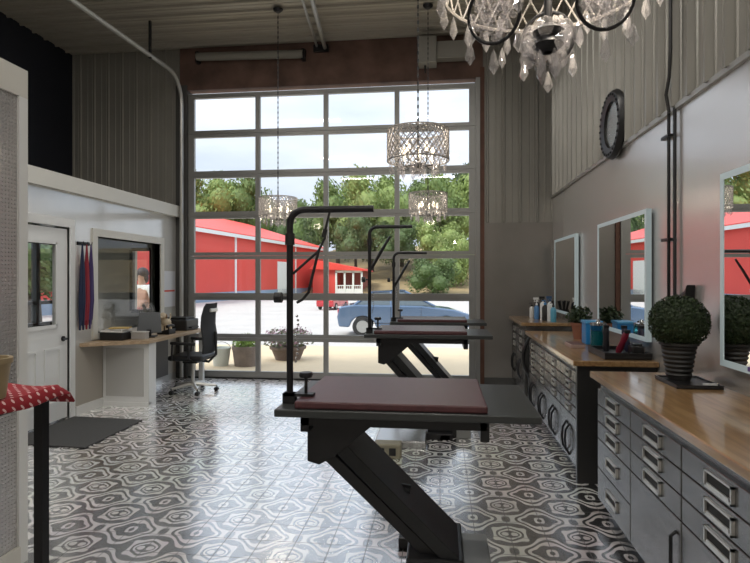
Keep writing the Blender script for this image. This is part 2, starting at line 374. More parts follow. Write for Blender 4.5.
# overhead glass door, seven sections of four panes
d = thing('door_1', (DX0, YB+.05, 0), None, None, kind='structure')
sec = DZ/7; y0, y1 = YB+.01, YB+.065
cols = [DX0, DX0+.09, 0, 0, 0, DX1-.09, DX1]
mull = [py(u, 278, YB+.03).x for u in (258, 326, 397)]
for i in range(7):
    zb = i*sec; zt = zb+sec; lo = .055 if i else .11; hi = .05 if i < 6 else .07
    m = MB(); m.box(DX0, DX1, y0, y1, zb+.004, zb+lo); m.box(DX0, DX1, y0, y1, zt-hi, zt-.002)
    edges = [DX0+.09]+mull+[DX1-.09]
    m.box(DX0, DX0+.09, y0+.001, y1-.001, zb+lo, zt-hi); m.box(DX1-.09, DX1, y0+.001, y1-.001, zb+lo, zt-hi)
    for x in mull: m.box(x-.035, x+.035, y0+.001, y1-.001, zb+lo, zt-hi)
    if i in (2, 4): m.box(DX0, DX1, y0-.012, y0, zb-.01, zb+.03)
    m.build('section_frame', ALU, d)
    ed = [DX0+.09]+[q for x in mull for q in (x-.035, x+.035)]+[DX1-.09]
    for k in range(4): MB().box(ed[2*k]-.004, ed[2*k+1]+.004, y0+.025, y0+.031, zb+lo-.004, zt-hi+.004).build('glass_pane', GLASS, d)
MB().box(DX0, DX1, y0-.01, y1+.01, -.001, .02).build('bottom_seal', BLACK, d)
# door hardware
trk = thing('garage_door_track', (DX0-.06, 7.7, 0), 'pale metal overhead-door track curving up the left jamb and back under the ceiling', 'door track')
tp = [Vector((DX0-.06, YB-.09, .02)), Vector((DX0-.06, YB-.09, 4.1))] + [Vector((DX0-.06, YB-.09-.38+.38*math.cos(a), 4.1+.38*math.sin(a))) for a in [PI/2*k/8 for k in range(1, 9)]] + [Vector((DX0-.06, 1.5, 4.28))]
MB().tube(tp, .03, 8).build('rail', GREYMET, trk)
for yy in (6.9, 4.0): MB().box(DX0-.075, DX0-.045, yy, yy+.03, 4.42, 4.92).build('hanger_strap', DARKMET, trk)
op = thing('garage_door_opener_rail', (-1.75, 7.8, 4.9), 'twin pale metal opener rail running from the door header toward the room', 'opener rail')
pA = py(325, 48, YB-.06)
pB = Vector((pA.x+.34, 5.2, 4.52))
MB().tube([pA, pB], .028, 8).build('rail', GREYMET, op); MB().tube([pA+Vector((-.12, 0, .03)), pB+Vector((-.12, 0, .03))], .018, 8).build('rail', GREYMET, op)
MB().obox(pA+Vector((-.06, .01, 0)), .22, .05, .1).build('header_bracket', DARKMET, op)
ts = MB(); a = py(197, 57, YB-.1); b = py(303, 54, YB-.1)
sp = thing('torsion_spring_tube', a, 'long pale grey spring tube mounted on the brown header above the glass door', 'spring tube')
MB().tube([a, b], .06, 12).build('spring_cover', mat('pale_spring', (.24, .23, .2), .6), sp)
for q in (a, b): MB().obox(q+Vector((0, .05, 0)), .05, .12, .16).build('mounting_bracket', DARKMET, sp)
p = py(418, 40, YB-.15); q = py(470, 60, YB-.15)
ob = thing('door_operator', (p.x, YB-.15, q.z), 'pale grey box-shaped door operator at the right end of the brown header', 'door motor')
MB().box(p.x, p.x+.26, YB-.28, YB-.03, q.z-.05, p.z).build('motor_housing', mat('pale_housing', (.30, .29, .26), .5), ob, .01)
MB().box(p.x+.26, q.x, YB-.2, YB-.03, q.z+.03, p.z-.05).build('gear_housing', mat('pale_housing', (.3, .29, .26), .5), ob, .008)
MB().tube([(p.x+.1, YB-.15, q.z+.02), (p.x+.1, YB-.15, q.z-.15)], .012, 8).build('chain_wheel_rod', DARKMET, ob)

# office box
m = MB(); DY = (4.62, 5.46); DH = 2.04; WY = (5.93, 7.38); WZ = (.86, 1.98)
w = thing('wall_office', (OX, 5, 0), None, None, kind='structure')
m.box(OX-.12, OX, OY0, DY[0], 0, OZ-.02); m.box(OX-.12, OX, DY[0], DY[1], DH, OZ-.02); m.box(OX-.12, OX, DY[1], WY[0], 0, OZ-.02); m.box(OX-.12, OX, WY[0], WY[1], 0, WZ[0]); m.box(OX-.12, OX, WY[0], WY[1], WZ[1], OZ-.02); m.box(OX-.12, OX, WY[1], YB, 0, OZ-.02)
m.build('wall_face', WHITEWALL, w)
MB().box(XL, OX-.12, OY0, OY0+.1, 0, OZ-.02).build('side_wall', GREIGE, w)
MB().box(OX-.002, OX+.004, DY[1]+.09, YB-.02, .1, .76).build('wainscot', GREIGE, w)
MB().box(XL, OX-.0, OY0, YB, OZ-.02, OZ+.02).build('office_roof', GREIGE, w)
S('trim_1', MB().box(OX-.02, OX+.07, OY0, YB-.05, OZ-.13, OZ+.035), CREAM)
S('baseboard_left', MB().box(OX+.004, OX+.02, DY[1]+.09, 6.05, 0, .1), PAINT)
# office door
d = thing('door_2', (OX, DY[0], 0), None, None, kind='structure')
m = MB(); gy0, gy1, gz0, gz1 = 4.82, 5.28, 1.0, 1.87
X0, X1 = OX-.06, OX-.015
m.box(X0, X1, DY[0]+.01, gy0, .02, DH-.02); m.box(X0, X1, gy1, DY[1]-.01, .02, DH-.02); m.box(X0, X1, gy0, gy1, .02, gz0); m.box(X0, X1, gy0, gy1, gz1, DH-.02)
m.build('door_leaf', PAINT, d)
m = MB()
for ya, yb_ in ((4.76, 5.0), (5.1, 5.34)):
    for a, b, c, e in ((ya, ya+.025, .2, .78), (yb_-.025, yb_, .2, .78), (ya+.025, yb_-.025, .2, .225), (ya+.025, yb_-.025, .755, .78)): m.box(X1, X1+.012, a, b, c, e)
m.build('panel_moulding', PAINT, d)
m = MB()
for a, b, c, e in ((gy0-.02, gy0+.02, gz0, gz1), (gy1-.02, gy1+.02, gz0, gz1), (gy0, gy1, gz0-.02, gz0+.02), (gy0, gy1, gz1-.02, gz1+.02)): m.box(X1, X1+.014, a, b, c, e)
m.build('glazing_bead', PAINT, d)
MB().box(OX-.042, OX-.036, gy0, gy1, gz0, gz1).build('glass_pane', GLASS, d)
m = MB()
m.box(OX-.02, OX+.015, DY[0]-.09, DY[0], 0, DH+.09); m.box(OX-.02, OX+.015, DY[1], DY[1]+.08, 0, DH+.09); m.box(OX-.02, OX+.015, DY[0], DY[1], DH, DH+.09)
m.build('door_casing', PAINT, d)
m = MB(); m.tube([(X1, 5.38, .86), (X1+.05, 5.38, .86), (X1+.055, 5.3, .86)], .011, 8); m.lathe([(0, 0), (.028, 0), (.028, .012), (0, .012)], mtx=Matrix.Rotation(PI/2, 3, 'Y'), c=(X1, 5.38, .86), n=14)
m.build('door_handle', DARKMET, d)
# pass-through window
d = thing('window_3', (OX, WY[0], WZ[0]), None, None, kind='structure')
m = MB()
m.box(OX-.125, OX+.02, WY[0]-.09, WY[0], WZ[0]-.06, WZ[1]+.09); m.box(OX-.125, OX+.02, WY[1], WY[1]+.09, WZ[0]-.06, WZ[1]+.09); m.box(OX-.125, OX+.02, WY[0], WY[1], WZ[1], WZ[1]+.09); m.box(OX-.125, OX+.02, WY[0], WY[1], WZ[0]-.06, WZ[0])
m.build('window_frame', CREAM, d)
MB().box(OX-.09, OX-.085, WY[0], WY[1], WZ[0], WZ[1]).build('glass_pane', GLASS, d)
# partition in the left foreground
PX, PY = -2.19, 2.69
w = thing('wall_partition', (PX, PY, 0), None, None, kind='structure')
MB().box(PX-.1, PX, -.6, PY-.02, 0, 2.46).build('embossed_panel', PLATE, w)
MB().box(PX-.11, PX+.012, -.6, PY, 2.45, 2.6).build('top_cap', CREAM, w)
MB().box(PX-.11, PX+.012, PY-.06, PY, 0, 2.45).build('corner_trim', PAINT, w)
MB().box(PX, PX+.02, -.6, PY-.06, 0, .1).build('base_trim', CREAM, w)

# ---------------------------------------------------------------- right wall fittings
def wall_mirror(y0, y1, z0, z1, label):
    t = thing('wall_mirror', (XR-.03, (y0+y1)/2, z0), label, 'mirror', 'lit-edge mirrors on the right wall')
    MB().box(XR-.045, XR-.006, y0+.03, y1-.03, z0+.03, z1-.03).build('back_box', BLACK, t)
    MB().box(XR-.055, XR-.045, y0+.022, y1-.022, z0+.022, z1-.022).build('mirror_glass', MIRROR, t)
    m = MB(); a = XR-.058; b = XR-.02; e = .034
    m.box(a, b, y0, y0+e, z0, z1); m.box(a, b, y1-e, y1, z0, z1); m.box(a, b, y0+e, y1-e, z0, z0+e); m.box(a, b, y0+e, y1-e, z1-e, z1)
    m.build('light_frame', LED, t)
wall_mirror(2.0, 3.17, 1.03, 2.06, 'largest, nearest lit-edge wall mirror, cut by the right edge of the picture')
wall_mirror(4.24, 5.5, 1.03, 2.01, 'middle lit-edge wall mirror between the pipes and the farthest mirror')
wall_mirror(6.38, 7.5, 1.06, 2.0, 'smallest, farthest lit-edge wall mirror near the room corner')
# cable and pipes
t = thing('wall_conduit', (XR-.03, 3.95, .95), 'pair of thin dark vertical pipes on the metal wall left of the nearest mirror', 'conduit')
for k, uu in enumerate((668, 674)):
    yy = px(uu, 200, XR-.03).y
    pts = [(XR-.025, yy, 2.62), (XR-.025, yy, 1.35)]
    if k == 0: pts += [(XR-.025, yy+.02, 1.3), (XR-.025, yy+.045, 1.05)]
    else: pts += [(XR-.025, yy-.01, 1.3), (XR-.025, yy-.03, 1.05)]
    MB().tube(pts, .011, 8).build('pipe', DARKMET, t)
for zz in (2.45, 1.75): MB().box(XR-.04, XR-.004, 3.9, 4.02, zz, zz+.02).build('pipe_clip', DARKMET, t)
t = MB(); y6 = px(670, 100, XR-.04).y
t.tube([(XR-.045, y6, 2.6), (XR-.065, y6, 2.72), (XR-.065, y6-.05, 2.82), (XR-.065, y6-.07, 3.0), (XR-.065, y6-.07, 4.93)], .011, 8)
tag(t.build('power_cable', BLACK), 'thin dark cable dropping down the ribbed siding to the paired pipes', 'cable')
# round black clock-like ring
rc = px(607, 125, XR-.1); t = thing('round_wall_mirror', (XR-.022, rc.y, rc.z), 'round black thick-rimmed mirror hanging high on the ribbed siding', 'round wall mirror')
mt = Matrix.Rotation(-PI/2, 3, 'Y')
m = MB(); c0 = Vector((XR-.022, rc.y, rc.z))
prof = [(.20, 0), (.29, 0), (.302, .02), (.29, .05), (.28, .062), (.24, .062), (.21, .05), (.2, .05), (.2, 0)]
m.sm = True
rings = [[m.bm.verts.new(c0+mt @ Vector((r*math.cos(2*PI*k/40), r*math.sin(2*PI*k/40), z))) for k in range(40)] for r, z in prof[:-1]]
for i in range(len(rings)):
    A = rings[i]; B = rings[(i+1) % len(rings)]
    for k in range(40): m.bm.faces.new((A[k], A[(k+1) % 40], B[(k+1) % 40], B[k]))
m.build('rim', BLACK, t)
MB().lathe([(0, .015), (.205, .015), (.205, .03), (0, .03)], c=c0, n=36, mtx=mt).build('mirror_disc', mat('dull_mirror', (.45, .45, .42), .25, .9), t)
for k in range(28):
    a = 2*PI*k/28; m = MB(); m.sphere(c0+mt @ Vector((.26*math.cos(a), .26*math.sin(a), .062)), .014, 1); m.build('rim_stud', DARKMET, t)

# ---------------------------------------------------------------- cabinets
CX = 1.0
def handle(par, y, z, x=CX, w=.2, h=.066):
    a = MB(); x0 = x-.012
    for ya, yb_, za, zb in ((y-w/2, y+w/2, z+h/2-.008, z+h/2), (y-w/2, y+w/2, z-h/2, z-h/2+.008), (y-w/2, y-w/2+.009, z-h/2, z+h/2), (y+w/2-.009, y+w/2, z-h/2, z+h/2)): a.box(x0, x+.002, ya, yb_, za, zb)
    a.box(x0+.001, x0+.007, y-w/2+.02, y+w/2-.02, z-h/2+.006, z-h/2+.02)
    h_ = a.build('handle', HANDLE, par)
    MB().box(x-.003, x+.004, y-w/2+.008, y+w/2-.008, z-h/2+.008, z+h/2-.008).build('handle_recess', DARKH, par)
def cabinet(y0, y1, top, spec, label, side=None, x=CX, hw=.2):
    yc = (y0+y1)/2
    t = thing('steel_cabinet', (1.27, yc, 0), label, 'cabinet', 'steel base cabinets along the right wall')
    MB().box(x+.02, XR-.01, y0+.002, y1-.002, .09, top).build('body', STEEL, t)
    MB().box(x+.07, XR-.02, y0+.005, y1-.005, 0, .09).build('plinth', BLACK, t)
    for kind, z0, z1 in spec:
        if kind == 'd':
            o = MB().box(x, x+.022, y0+.006, y1-.006, z0, z1).build('drawer', STEEL, t, .003); handle(o, yc, (z0+z1)/2 if z1-z0 < .2 else z1-.1, x, hw, min(.066, (z1-z0)*.66))
        elif kind == 'p':
            for a, b, hy in ((y0+.006, yc-.003, yc-.05), (yc+.003, y1-.006, yc+.05)):
                o = MB().box(x, x+.022, a, b, z0, z1).build('cabinet_door', STEEL, t, .003)
                MB().tube([(x, hy, z1-.08), (x-.03, hy, z1-.13), (x-.036, hy, z1-.2), (x-.03, hy, z1-.27), (x, hy, z1-.32)], .009, 8).build('door_handle', DARKMET, o)
        else:
            o = MB().box(x, x+.022, y0+.006, y1-.006, z0, z1).build('cabinet_door', STEEL, t, .003)
            hy = y0+.05
            MB().tube([(x, hy, z1-.06), (x-.022, hy, z1-.08), (x-.022, hy, z1-.25), (x, hy, z1-.27)], .008, 8).build('door_handle', DARKMET, o)
    return t
ZT = .86
A6 = [('d', .70, .80), ('d', .593, .694), ('d', .486, .587), ('d', .30, .48), ('d', .10, .294)]
B3 = [('d', .70, .80), ('d', .593, .694), ('d', .486, .587), ('c', .10, .48)]
cabinet(3.05, 3.66, ZT, A6, 'steel drawer cabinet at the far end of the nearest counter, full stack of drawers')
cabinet(2.43, 3.05, ZT, B3, 'steel cabinet in the middle of the nearest counter, three drawers over a door')
cabinet(1.79, 2.43, ZT, B3, 'steel cabinet closest to the camera, cut off by the right edge of the picture')
def slab(name, y0, y1, z0, z1, label, mt_=WOOD, x0=CX-.04):
    o = MB().box(x0, XR-.006, y0, y1, z0, z1).build(name, mt_, None, .006); tag(o, label, 'countertop', 'varnished wood countertops'); return o
slab('wooden_countertop', 1.79, 3.69, ZT, .9, 'glossy wooden countertop nearest the camera under the round topiary')
M3 = [('d', .72, .80), ('d', .63, .71), ('d', .54, .62), ('d', .46, .53), ('p', .10, .45)]
ML = ['steel cabinet of the middle counter, the end one beside the dark gap', 'steel cabinet of the middle counter, second from the dark gap', 'steel cabinet of the middle counter, third from the dark gap', 'steel cabinet at the far end of the middle counter']
for k in range(4): cabinet(4.2+k*.54, 4.74+k*.54, ZT, M3, ML[k], hw=.14)
tag(MB().box(CX-.005, XR-.01, 4.165, 4.2, 0, ZT).build('end_panel', STEEL2), 'dark flat panel closing the near end of the middle counter', 'panel')
slab('wooden_countertop', 4.13, 6.4, ZT, .9, 'glossy wooden countertop in the middle with the blue box and black tray')
F3 = [('d', .78, .87), ('d', .68, .77), ('d', .58, .67), ('p', .10, .57)]
cabinet(6.72, 7.3, .93, F3, 'nearer steel cabinet of the farthest counter by the black hose', hw=.14)
cabinet(7.3, 7.88, .93, F3, 'steel cabinet in the far corner against the back wall', hw=.14)
slab('wooden_countertop', 6.69, 7.88, .93, .97, 'farthest wooden countertop in the room corner holding the bottles')
# dark hose in the gap
h = thing('dryer_hose', (1.2, 6.5, 0), 'thick black hose arching in the gap before the farthest counter', 'hose')
hc = [Vector((1.06-.1*math.sin(PI*k/14), 6.56, .32+.52*k/14)) for k in range(15)]
MB().tube(hc, [.02+.003*(k % 2) for k in range(15)], 12).build('flexible_tube', BLACK, h)
MB().box(1.03, 1.45, 6.46, 6.66, .0, .36).build('dryer_base', BLACK, h, .02)

# ---------------------------------------------------------------- grooming tables
def groom_table(uL, uR, vF, z, pdp, label, armu, arm_top_v, label2, back):
    # pad front-left/right pixels on plane z ; returns nothing
    a = pz(uL, vF, z); b = pz(uR, vF, z); W = b.x-a.x; yf = (a.y+b.y)/2; x0 = a.x; x1 = a.x+W
    cx, cy = (x0+x1)/2, yf+pdp/2
    t = thing('grooming_table', (cx, cy, 0), label, 'grooming table', 'electric pet grooming tables')
    zp = z-.035
    MB().box(x0, x1, yf, yf+pdp, zp, z).build('table_pad', PAD, t, .008)
    MB().box(x0-.09, x1+.23, yf-.02, yf+pdp+.03, zp-.035, zp).build('table_plate', PLATEGREY, t, .005)
    fz = zp-.035
    m = MB(); m.box(x0+.02, x1-.0, yf+.04, yf+.1, fz-.05, fz); m.box(x0+.02, x1, yf+pdp-.12, yf+pdp-.06, fz-.05, fz); m.box(x0+.02, x0+.06, yf+.04, yf+pdp-.06, fz-.08, fz); m.box(x1-.03, x1+.01, yf+.04, yf+pdp-.06, fz-.1, fz)
    m.build('support_frame', BLACKMET, t)
    # bracket and arms (profile in xz, extruded along y)
    ya, yb_ = cy-.19, cy+.19; s = W/.9; bz = .09
    bl = x0+.03*s
    top = fz-.05
    MB().prism([(bl, ya-.015, fz), (bl, ya-.015, top-.2), (bl+.06*s, ya-.015, top-.215), (bl+.14*s, ya-.015, top-.17), (bl+.36*s, ya-.015, top+.01), (bl+.36*s, ya-.015, fz)], (0, .41, 0)).build('hinge_bracket', BLACKMET, t, .004)
    ex, ez = x0+.74*s, bz+.02                        # foot of the arms
    sx, sz = bl+.08*s, top-.12
    dv = Vector((ex-sx, 0, ez-sz)).normalized(); n = Vector((-dv.z, 0, dv.x))
    if n.z < 0: n = -n
    for k, (off, th, yo) in enumerate(((.045, .065, 0), (-.038, .055, .03))):
        p0 = Vector((sx, ya+yo, sz))+n*off - dv*.02; p1 = Vector((ex, ya+yo, ez))+n*off*.8
        MB().prism([p0-n*th/2, p1-n*th/2, p1+n*th/2, p0+n*th/2], (0, .38-2*yo, 0)).build('lift_arm', DARKMET if k == 0 else BLACKMET, t, .004)
    MB().tube([(sx+.2*s, cy, sz-.25), (sx+.42*s, cy, sz-.28)], .03, 10).build('actuator', DARKMET, t)
    MB().box(ex-.22*s, ex+.06*s, ya-.02, yb_+.02, 0, .17).build('base_block', DARKMET, t, .01)
    MB().box(ex+.06*s, ex+.2*s, ya-.03, yb_+.03, 0, .11).build('base_plate', mat('base_grey', (.22, .225, .22), .4, .3), t, .006)
    m = MB(); m.box(bl+.42*s, ex+.02, ya-.1, ya-.03, 0, .06); m.box(bl+.42*s, ex+.02, yb_+.03, yb_+.1, 0, .06); m.box(ex-.1*s, ex, ya-.1, yb_+.1, 0, .05)
    m.build('floor_base', BLACKMET, t, .006)
    # grooming arm
    pt = pz(armu, vF, zp); pxx = x0-.055; pyy = yf+.13*s
    dep = Vector((pxx, pyy, 0)).dot(FW); zt = H+(278-arm_top_v)/F*dep; r = .07
    L = .41
    path = [Vector((pxx, pyy, zp)), Vector((pxx, pyy, zt-r))] + [Vector((pxx+r-r*math.cos(q), pyy, zt-r+r*math.sin(q))) for q in [PI/2*k/6 for k in range(1, 7)]] + [Vector((pxx+L, pyy, zt))]
    pole = MB().tube(path, .0165, 12).build('grooming_arm', BLACKMET, t)
    m = MB(); m.tube([(pxx, pyy, zt-.17), (pxx, pyy, zt-.115)], .024, 12); m.build('height_collar', BLACK, pole)
    m = MB(); m.tube([(pxx-.035, pyy, zp+.51), (pxx, pyy, zp+.51)], .007, 8); m.tube([(pxx-.075, pyy, zp+.51), (pxx-.04, pyy, zp+.51)], .026, 14); m.build('locking_knob', BLACK, pole)
    m = MB(); m.box(pxx-.03, pxx+.12, pyy-.025, pyy+.025, zp+.035, zp+.048); m.box(pxx-.03, pxx+.03, pyy-.025, pyy+.025, zp, zp+.048)
    m.tube([(pxx+.08, pyy, zp+.04), (pxx+.08, pyy, zp+.13)], .008, 8); m.lathe([(0, 0), (.03, 0), (.034, .012), (.03, .024), (0, .024)], c=(pxx+.08, pyy, zp+.125), n=16)
    m.build('table_clamp', BLACK, pole)
    hz = zt
    m = MB()
    e1 = Vector((pxx+.20*s, pyy, hz-.015)); e2 = Vector((pxx+.145*s, pyy, hz-.20)); e3 = Vector((pxx+.015, pyy, hz-.31))
    m.tube([e1, e1+Vector((-.02, 0, -.08)), e2+Vector((.03, 0, .06)), e2], .006, 8)
    m.tube([e2+Vector((.0, 0, .0)), e3], .0065, 8)
    m.tube([e2, e2+Vector((-.03, 0, -.12)), e2+Vector((-.05, 0, -.2)), e2+Vector((-.08, 0, -.235)), e3+Vector((.02, 0, -.14))], .007, 8)
    m.tube([e1+Vector((-.02, 0, -.08)), e1+Vector((-.03, 0, -.12))], .011, 8)
    if not back:
        m.bm.free(); m = MB(); m.tube([(pxx, pyy, hz-.42), (pxx+.04, pyy, hz-.36), (pxx+.12, pyy, hz-.22), (pxx+.2, pyy, hz-.09)], [.018, .016, .016, .012], 8)
    m.build('restraint_strap', BLACK, pole)
    m = MB()
    for k in range(12): m.sphere((pxx+.035+.006*math.sin(k), pyy, zp+.42-.02*k), .007, 1)
    m.build('short_chain', CHROME, pole)
    return t
groom_table(291, 487, 404, .93, .68, 'nearest black grooming table with burgundy pad and wide diagonal lift arm', 285, 210, 'largest grooming arm, on the nearest table, with hanging strap', True)
groom_table(373, 467, 331, 1.01, .62, 'second grooming table with burgundy pad, behind the nearest one', 363, 227, 'middle-sized grooming arm, on the second table', False)
groom_table(397, 467, 319.5, 1.0, .55, 'farthest grooming table, just in front of the glass door', 383, 253, 'smallest grooming arm, on the farthest table by the glass door', False)
# beige pedal box
p = pz(387, 459, 0); t = thing('foot_pedal_box', (p.x, p.y, 0), 'beige foot pedal box with two dark switches on the floor under the second table', 'foot pedal')
MB().box(p.x-.11, p.x+.115, p.y, p.y+.14, 0, .12).build('housing', mat('beige_plastic', (.27, .25, .18), .5), t, .012)
for k in (-.05, .045): MB().box(p.x+k-.028, p.x+k+.028, p.y-.008, p.y+.002, .03, .09).build('switch', BLACK, t)
p = pz(403, 449, 0); tag(MB().box(p.x-.25, p.x+.2, p.y, p.y+.45, 0, .07).build('floor_cover_plate', mat('shiny_plate', (.5, .5, .5), .2, .8), None, .01), 'shiny pale base plate behind the foot pedal box', 'base plate')

# ---------------------------------------------------------------- chandeliers
def drum_chandelier(loc, rad, hgt, zb, label, chainlbl=None):
    x, y = loc; t = thing('crystal_chandelier', (x, y, zb), label, 'chandelier', 'crystal drum chandeliers')
    m = MB(); n = 30; z0 = zb+.12; z1 = z0+hgt
    for sg in (1, -1):
        for k in range(n):
            a0 = 2*PI*k/n; pts = [(x+rad*math.cos(a0+sg*q*.75/6), y+rad*math.sin(a0+sg*q*.75/6), z0+hgt*q/6) for q in range(7)]
            m.tube(pts, .0042, 4)
    for zz in (z0, z1): m.tube([(x+rad*math.cos(2*PI*k/36), y+rad*math.sin(2*PI*k/36), zz) for k in range(36)], .006, 6, closed=True)
    m.build('lattice_shade', mat('antique_silver', (.42, .39, .36), .45, .3), t)
    m = MB()
    for rr in range(9):
        for k in range(40):
            a = 2*PI*(k+.5*(rr % 2))/40; m.sphere((x+(rad-.006)*math.cos(a), y+(rad-.006)*math.sin(a), z0+hgt*(rr+.5)/9), .0135, 0, smooth=False)
    m.build('crystal_beads', CRYSTAL, t)
    m = MB()
    for k in range(4):
        a = PI/2*k+.4; m.tube([(x+rad*math.cos(a), y+rad*math.sin(a), z1), (x, y, z1+.02)], .004, 6)
    m.tube([(x, y, zb+.06), (x, y, z1+.1)], .008, 8); m.sphere((x, y, zb+.09), .03, 2)
    m.build('spider_frame', BLACKMET, t)
    for k in range(5):
        a = 2*PI*k/5+.3; q = Vector((x+.5*rad*math.cos(a), y+.5*rad*math.sin(a), z0))
        MB().tube([(x, y, zb+.09), q-Vector((0, 0, .03)), q], .005, 6).build('arm', BLACKMET, t)
        MB().lathe([(0, .06), (.012, .055), (.016, .08), (.012, .11), (0, .13)], c=q, n=10).build('bulb', BULB, t)
        MB().lathe([(0, 0), (.012, 0), (.012, .06), (0, .06)], c=q, n=8).build('candle_sleeve', WHITE, t)
        MB().tube(arc(q-Vector((0, 0, .01)), .055, 0, 2*PI, 18, 'xz')[:-1], .003, 5, closed=True).build('ring', BLACKMET, t)
    for k in range(20):
        a = 2*PI*k/20; rr = rad*(.92 if k % 2 else .62); zz = z0-.012
        MB().drop((x+rr*math.cos(a), y+rr*math.sin(a), zz), .019, .085 if k % 2 else .12).build('crystal_drop', CRYSTAL, t)
    for k in range(6):
        a = 2*PI*k/6; MB().drop((x+.035*math.cos(a), y+.035*math.sin(a), zb+.1), .018, .1).build('crystal_drop', CRYSTAL, t)
    L = bpy.data.lights.new('bulb_light', 'POINT'); L.energy = 5; L.color = (1, .88, .72); L.shadow_soft_size = .06; lo = bpy.data.objects.new('bulb_light', L); COL.objects.link(lo); lo.parent = t; lo.location = (0, 0, .2)
    m = MB(); zz = z1+.1; k = 0
    m.tube([(x, y, zz), (x, y, ZC-.06)], .0035, 5)
    while zz < ZC-.1:
        m.obox((x, y, zz), .014 if k % 2 else .005, .005 if k % 2 else .014, .026); zz += .03; k += 1
    m.build('chain', DARKMET, t)
    MB().lathe([(0, 0), (.03, .0), (.06, .025), (.065, .04), (0, .04)], c=(x, y, ZC-.07), n=18).build('ceiling_canopy', BLACKMET, t)
    return t
c2 = pd(418, 175, 4.3); T2 = drum_chandelier((c2.x, c2.y), .24, .235, c2.z-.01, 'drum-shaped crystal chandelier, clearest and largest of the hanging drums')
c3 = pd(428, 222, 6.9); c4 = pd(278, 226, 7.0)
def copyc(c, s, label):
    r = dup(T2, (c.x, c.y, c.z), label); return r
T3 = copyc(c3, 1, 'faint drum chandelier hanging directly below and beyond the largest drum')
T4 = copyc(c4, 1, 'faint crystal drum chandelier at the left, in front of the red barn view')
for o_, c in ((T3, c3), (T4, c4)):       # longer chain so the canopy still meets the ceiling
    dz = c.z-(c2.z-.01)
    for ch in [q for q in bpy.data.objects if q.parent == o_]:
        if ch.name.startswith('chain'):
            ch.data = ch.data.copy(); b_ = bmesh.new(); b_.from_mesh(ch.data); mz = max(v.co.z for v in b_.verts)
            zlo = min(v.co.z for v in b_.verts); k = (mz-zlo-dz)/(mz-zlo)
            for v in b_.verts: v.co.z = zlo+(v.co.z-zlo)*k
            b_.to_mesh(ch.data); b_.free()
        if ch.name.startswith('ceiling_canopy'): ch.location.z -= dz
# near chandelier, seen from below: arms with crystal bowls in black rings
cn = pd(548, 87, 1.6)
t = thing('crystal_chandelier', (cn.x, cn.y, cn.z), 'big black-ringed crystal chandelier at the top of the picture, nearest the camera', 'chandelier')
x, y, zb = cn.x, cn.y, cn.z
m = MB(); m.tube([(x, y, zb+.1), (x, y, zb+.7)], .012, 10); m.lathe([(0, 0), (.02, .0), (.045, .02), (.03, .045), (.045, .06), (.02, .08), (0, .08)], c=(x, y, zb+.1), n=18)
m.build('hub', BLACKMET, t)
for k in range(4):
    a = k*PI/2+.5; MB().drop((x+.028*math.cos(a), y+.028*math.sin(a), zb+.11), .017, .085+.012*(k % 2)).build('crystal_drop', CRYSTAL, t)
ND = 3; ang0 = math.atan2(-y, -x)
for k in range(ND):
    a = ang0+2*PI*(k+.5)/ND; q = Vector((x+.17*math.cos(a), y+.17*math.sin(a), zb+.195+.015*(k % 2)))
    MB().tube([(x, y, zb+.3), (x+.1*math.cos(a), y+.1*math.sin(a), zb+.31), q+Vector((0, 0, .078))], .005, 8).build('arm', BLACKMET, t)
    tg = Vector((-math.sin(a), math.cos(a), 0)); ct = (Vector((0, 0, H))-q); a2 = ang0+(0 if k == 1 else .35*(-1 if k else 1)); nrm = Vector((math.cos(a2), math.sin(a2), -.3)).normalized(); tg = Vector((-math.sin(a2), math.cos(a2), 0)); vv = nrm.cross(tg)
    o = MB().tube([q+(tg*math.cos(2*PI*j/28)+vv*math.sin(2*PI*j/28))*.078 for j in range(28)], .0055, 8, closed=True).build('ring', BLACKMET, t)
    m = MB()
    for j in range(60):
        rr = .068*math.sqrt((j+.5)/60); aa = j*2.4; m.sphere(q+(tg*math.cos(aa)+vv*math.sin(aa))*rr+nrm*.012*math.sin(j), .011, 1, smooth=False)
    m.build('crystal_cluster', CRYSTAL, o)
    MB().lathe([(0, .0), (.012, .0), (.012, .06), (.02, .08), (.014, .12), (0, .145)], c=q+Vector((-.07*math.cos(a), -.07*math.sin(a), .13)), n=10).build('bulb', BULB if k % 3 == 0 else GLOSSWHITE, t)
    for s_ in (-1, 1):
        MB().drop(q+tg*.075*s_+Vector((0, 0, -.06)), .016, .07).build('crystal_drop', CRYSTAL, t)
    MB().drop(q+Vector((0, 0, -.1)), .015, .075).build('crystal_drop', CRYSTAL, t)
for k in range(9):
    a = 2*PI*k/9+.2; rr = .075 if k % 2 else .05; zz = zb+(.075 if k % 2 else .13)
    MB().lathe([(0, 0), (.016, .006), (.024, .026), (.02, .045), (.006, .055), (0, .058)], c=(x+rr*math.cos(a), y+rr*math.sin(a), zz), n=8).build('crystal_ball', CRYSTAL, t)
for k in range(12):
    a = 2*PI*k/12; rr = .15 if k % 2 else .22; MB().drop((x+rr*math.cos(a), y+rr*math.sin(a), zb+.2+.05*(k % 2)), .014, .07).build('crystal_drop', CRYSTAL, t)
m = MB(); rad = .31
for k in range(36):
    for sg in (1, -1):
        a0 = 2*PI*k/36; m.tube([(x+rad*math.cos(a0+sg*j*.1), y+rad*math.sin(a0+sg*j*.1), zb+.3+.06*j) for j in range(6)], .003, 4)
for zz in (.3, .6): m.tube([(x+rad*math.cos(2*PI*k/40), y+rad*math.sin(2*PI*k/40), zb+zz) for k in range(40)], .006, 6, closed=True)
for k in range(3):
    a = k*2*PI/3; m.tube([(x+rad*math.cos(a), y+rad*math.sin(a), zb+.6), (x, y, zb+.65)], .005, 6)
m.build('lattice_shade', mat('antique_silver', (.42, .39, .36), .45, .3), t)
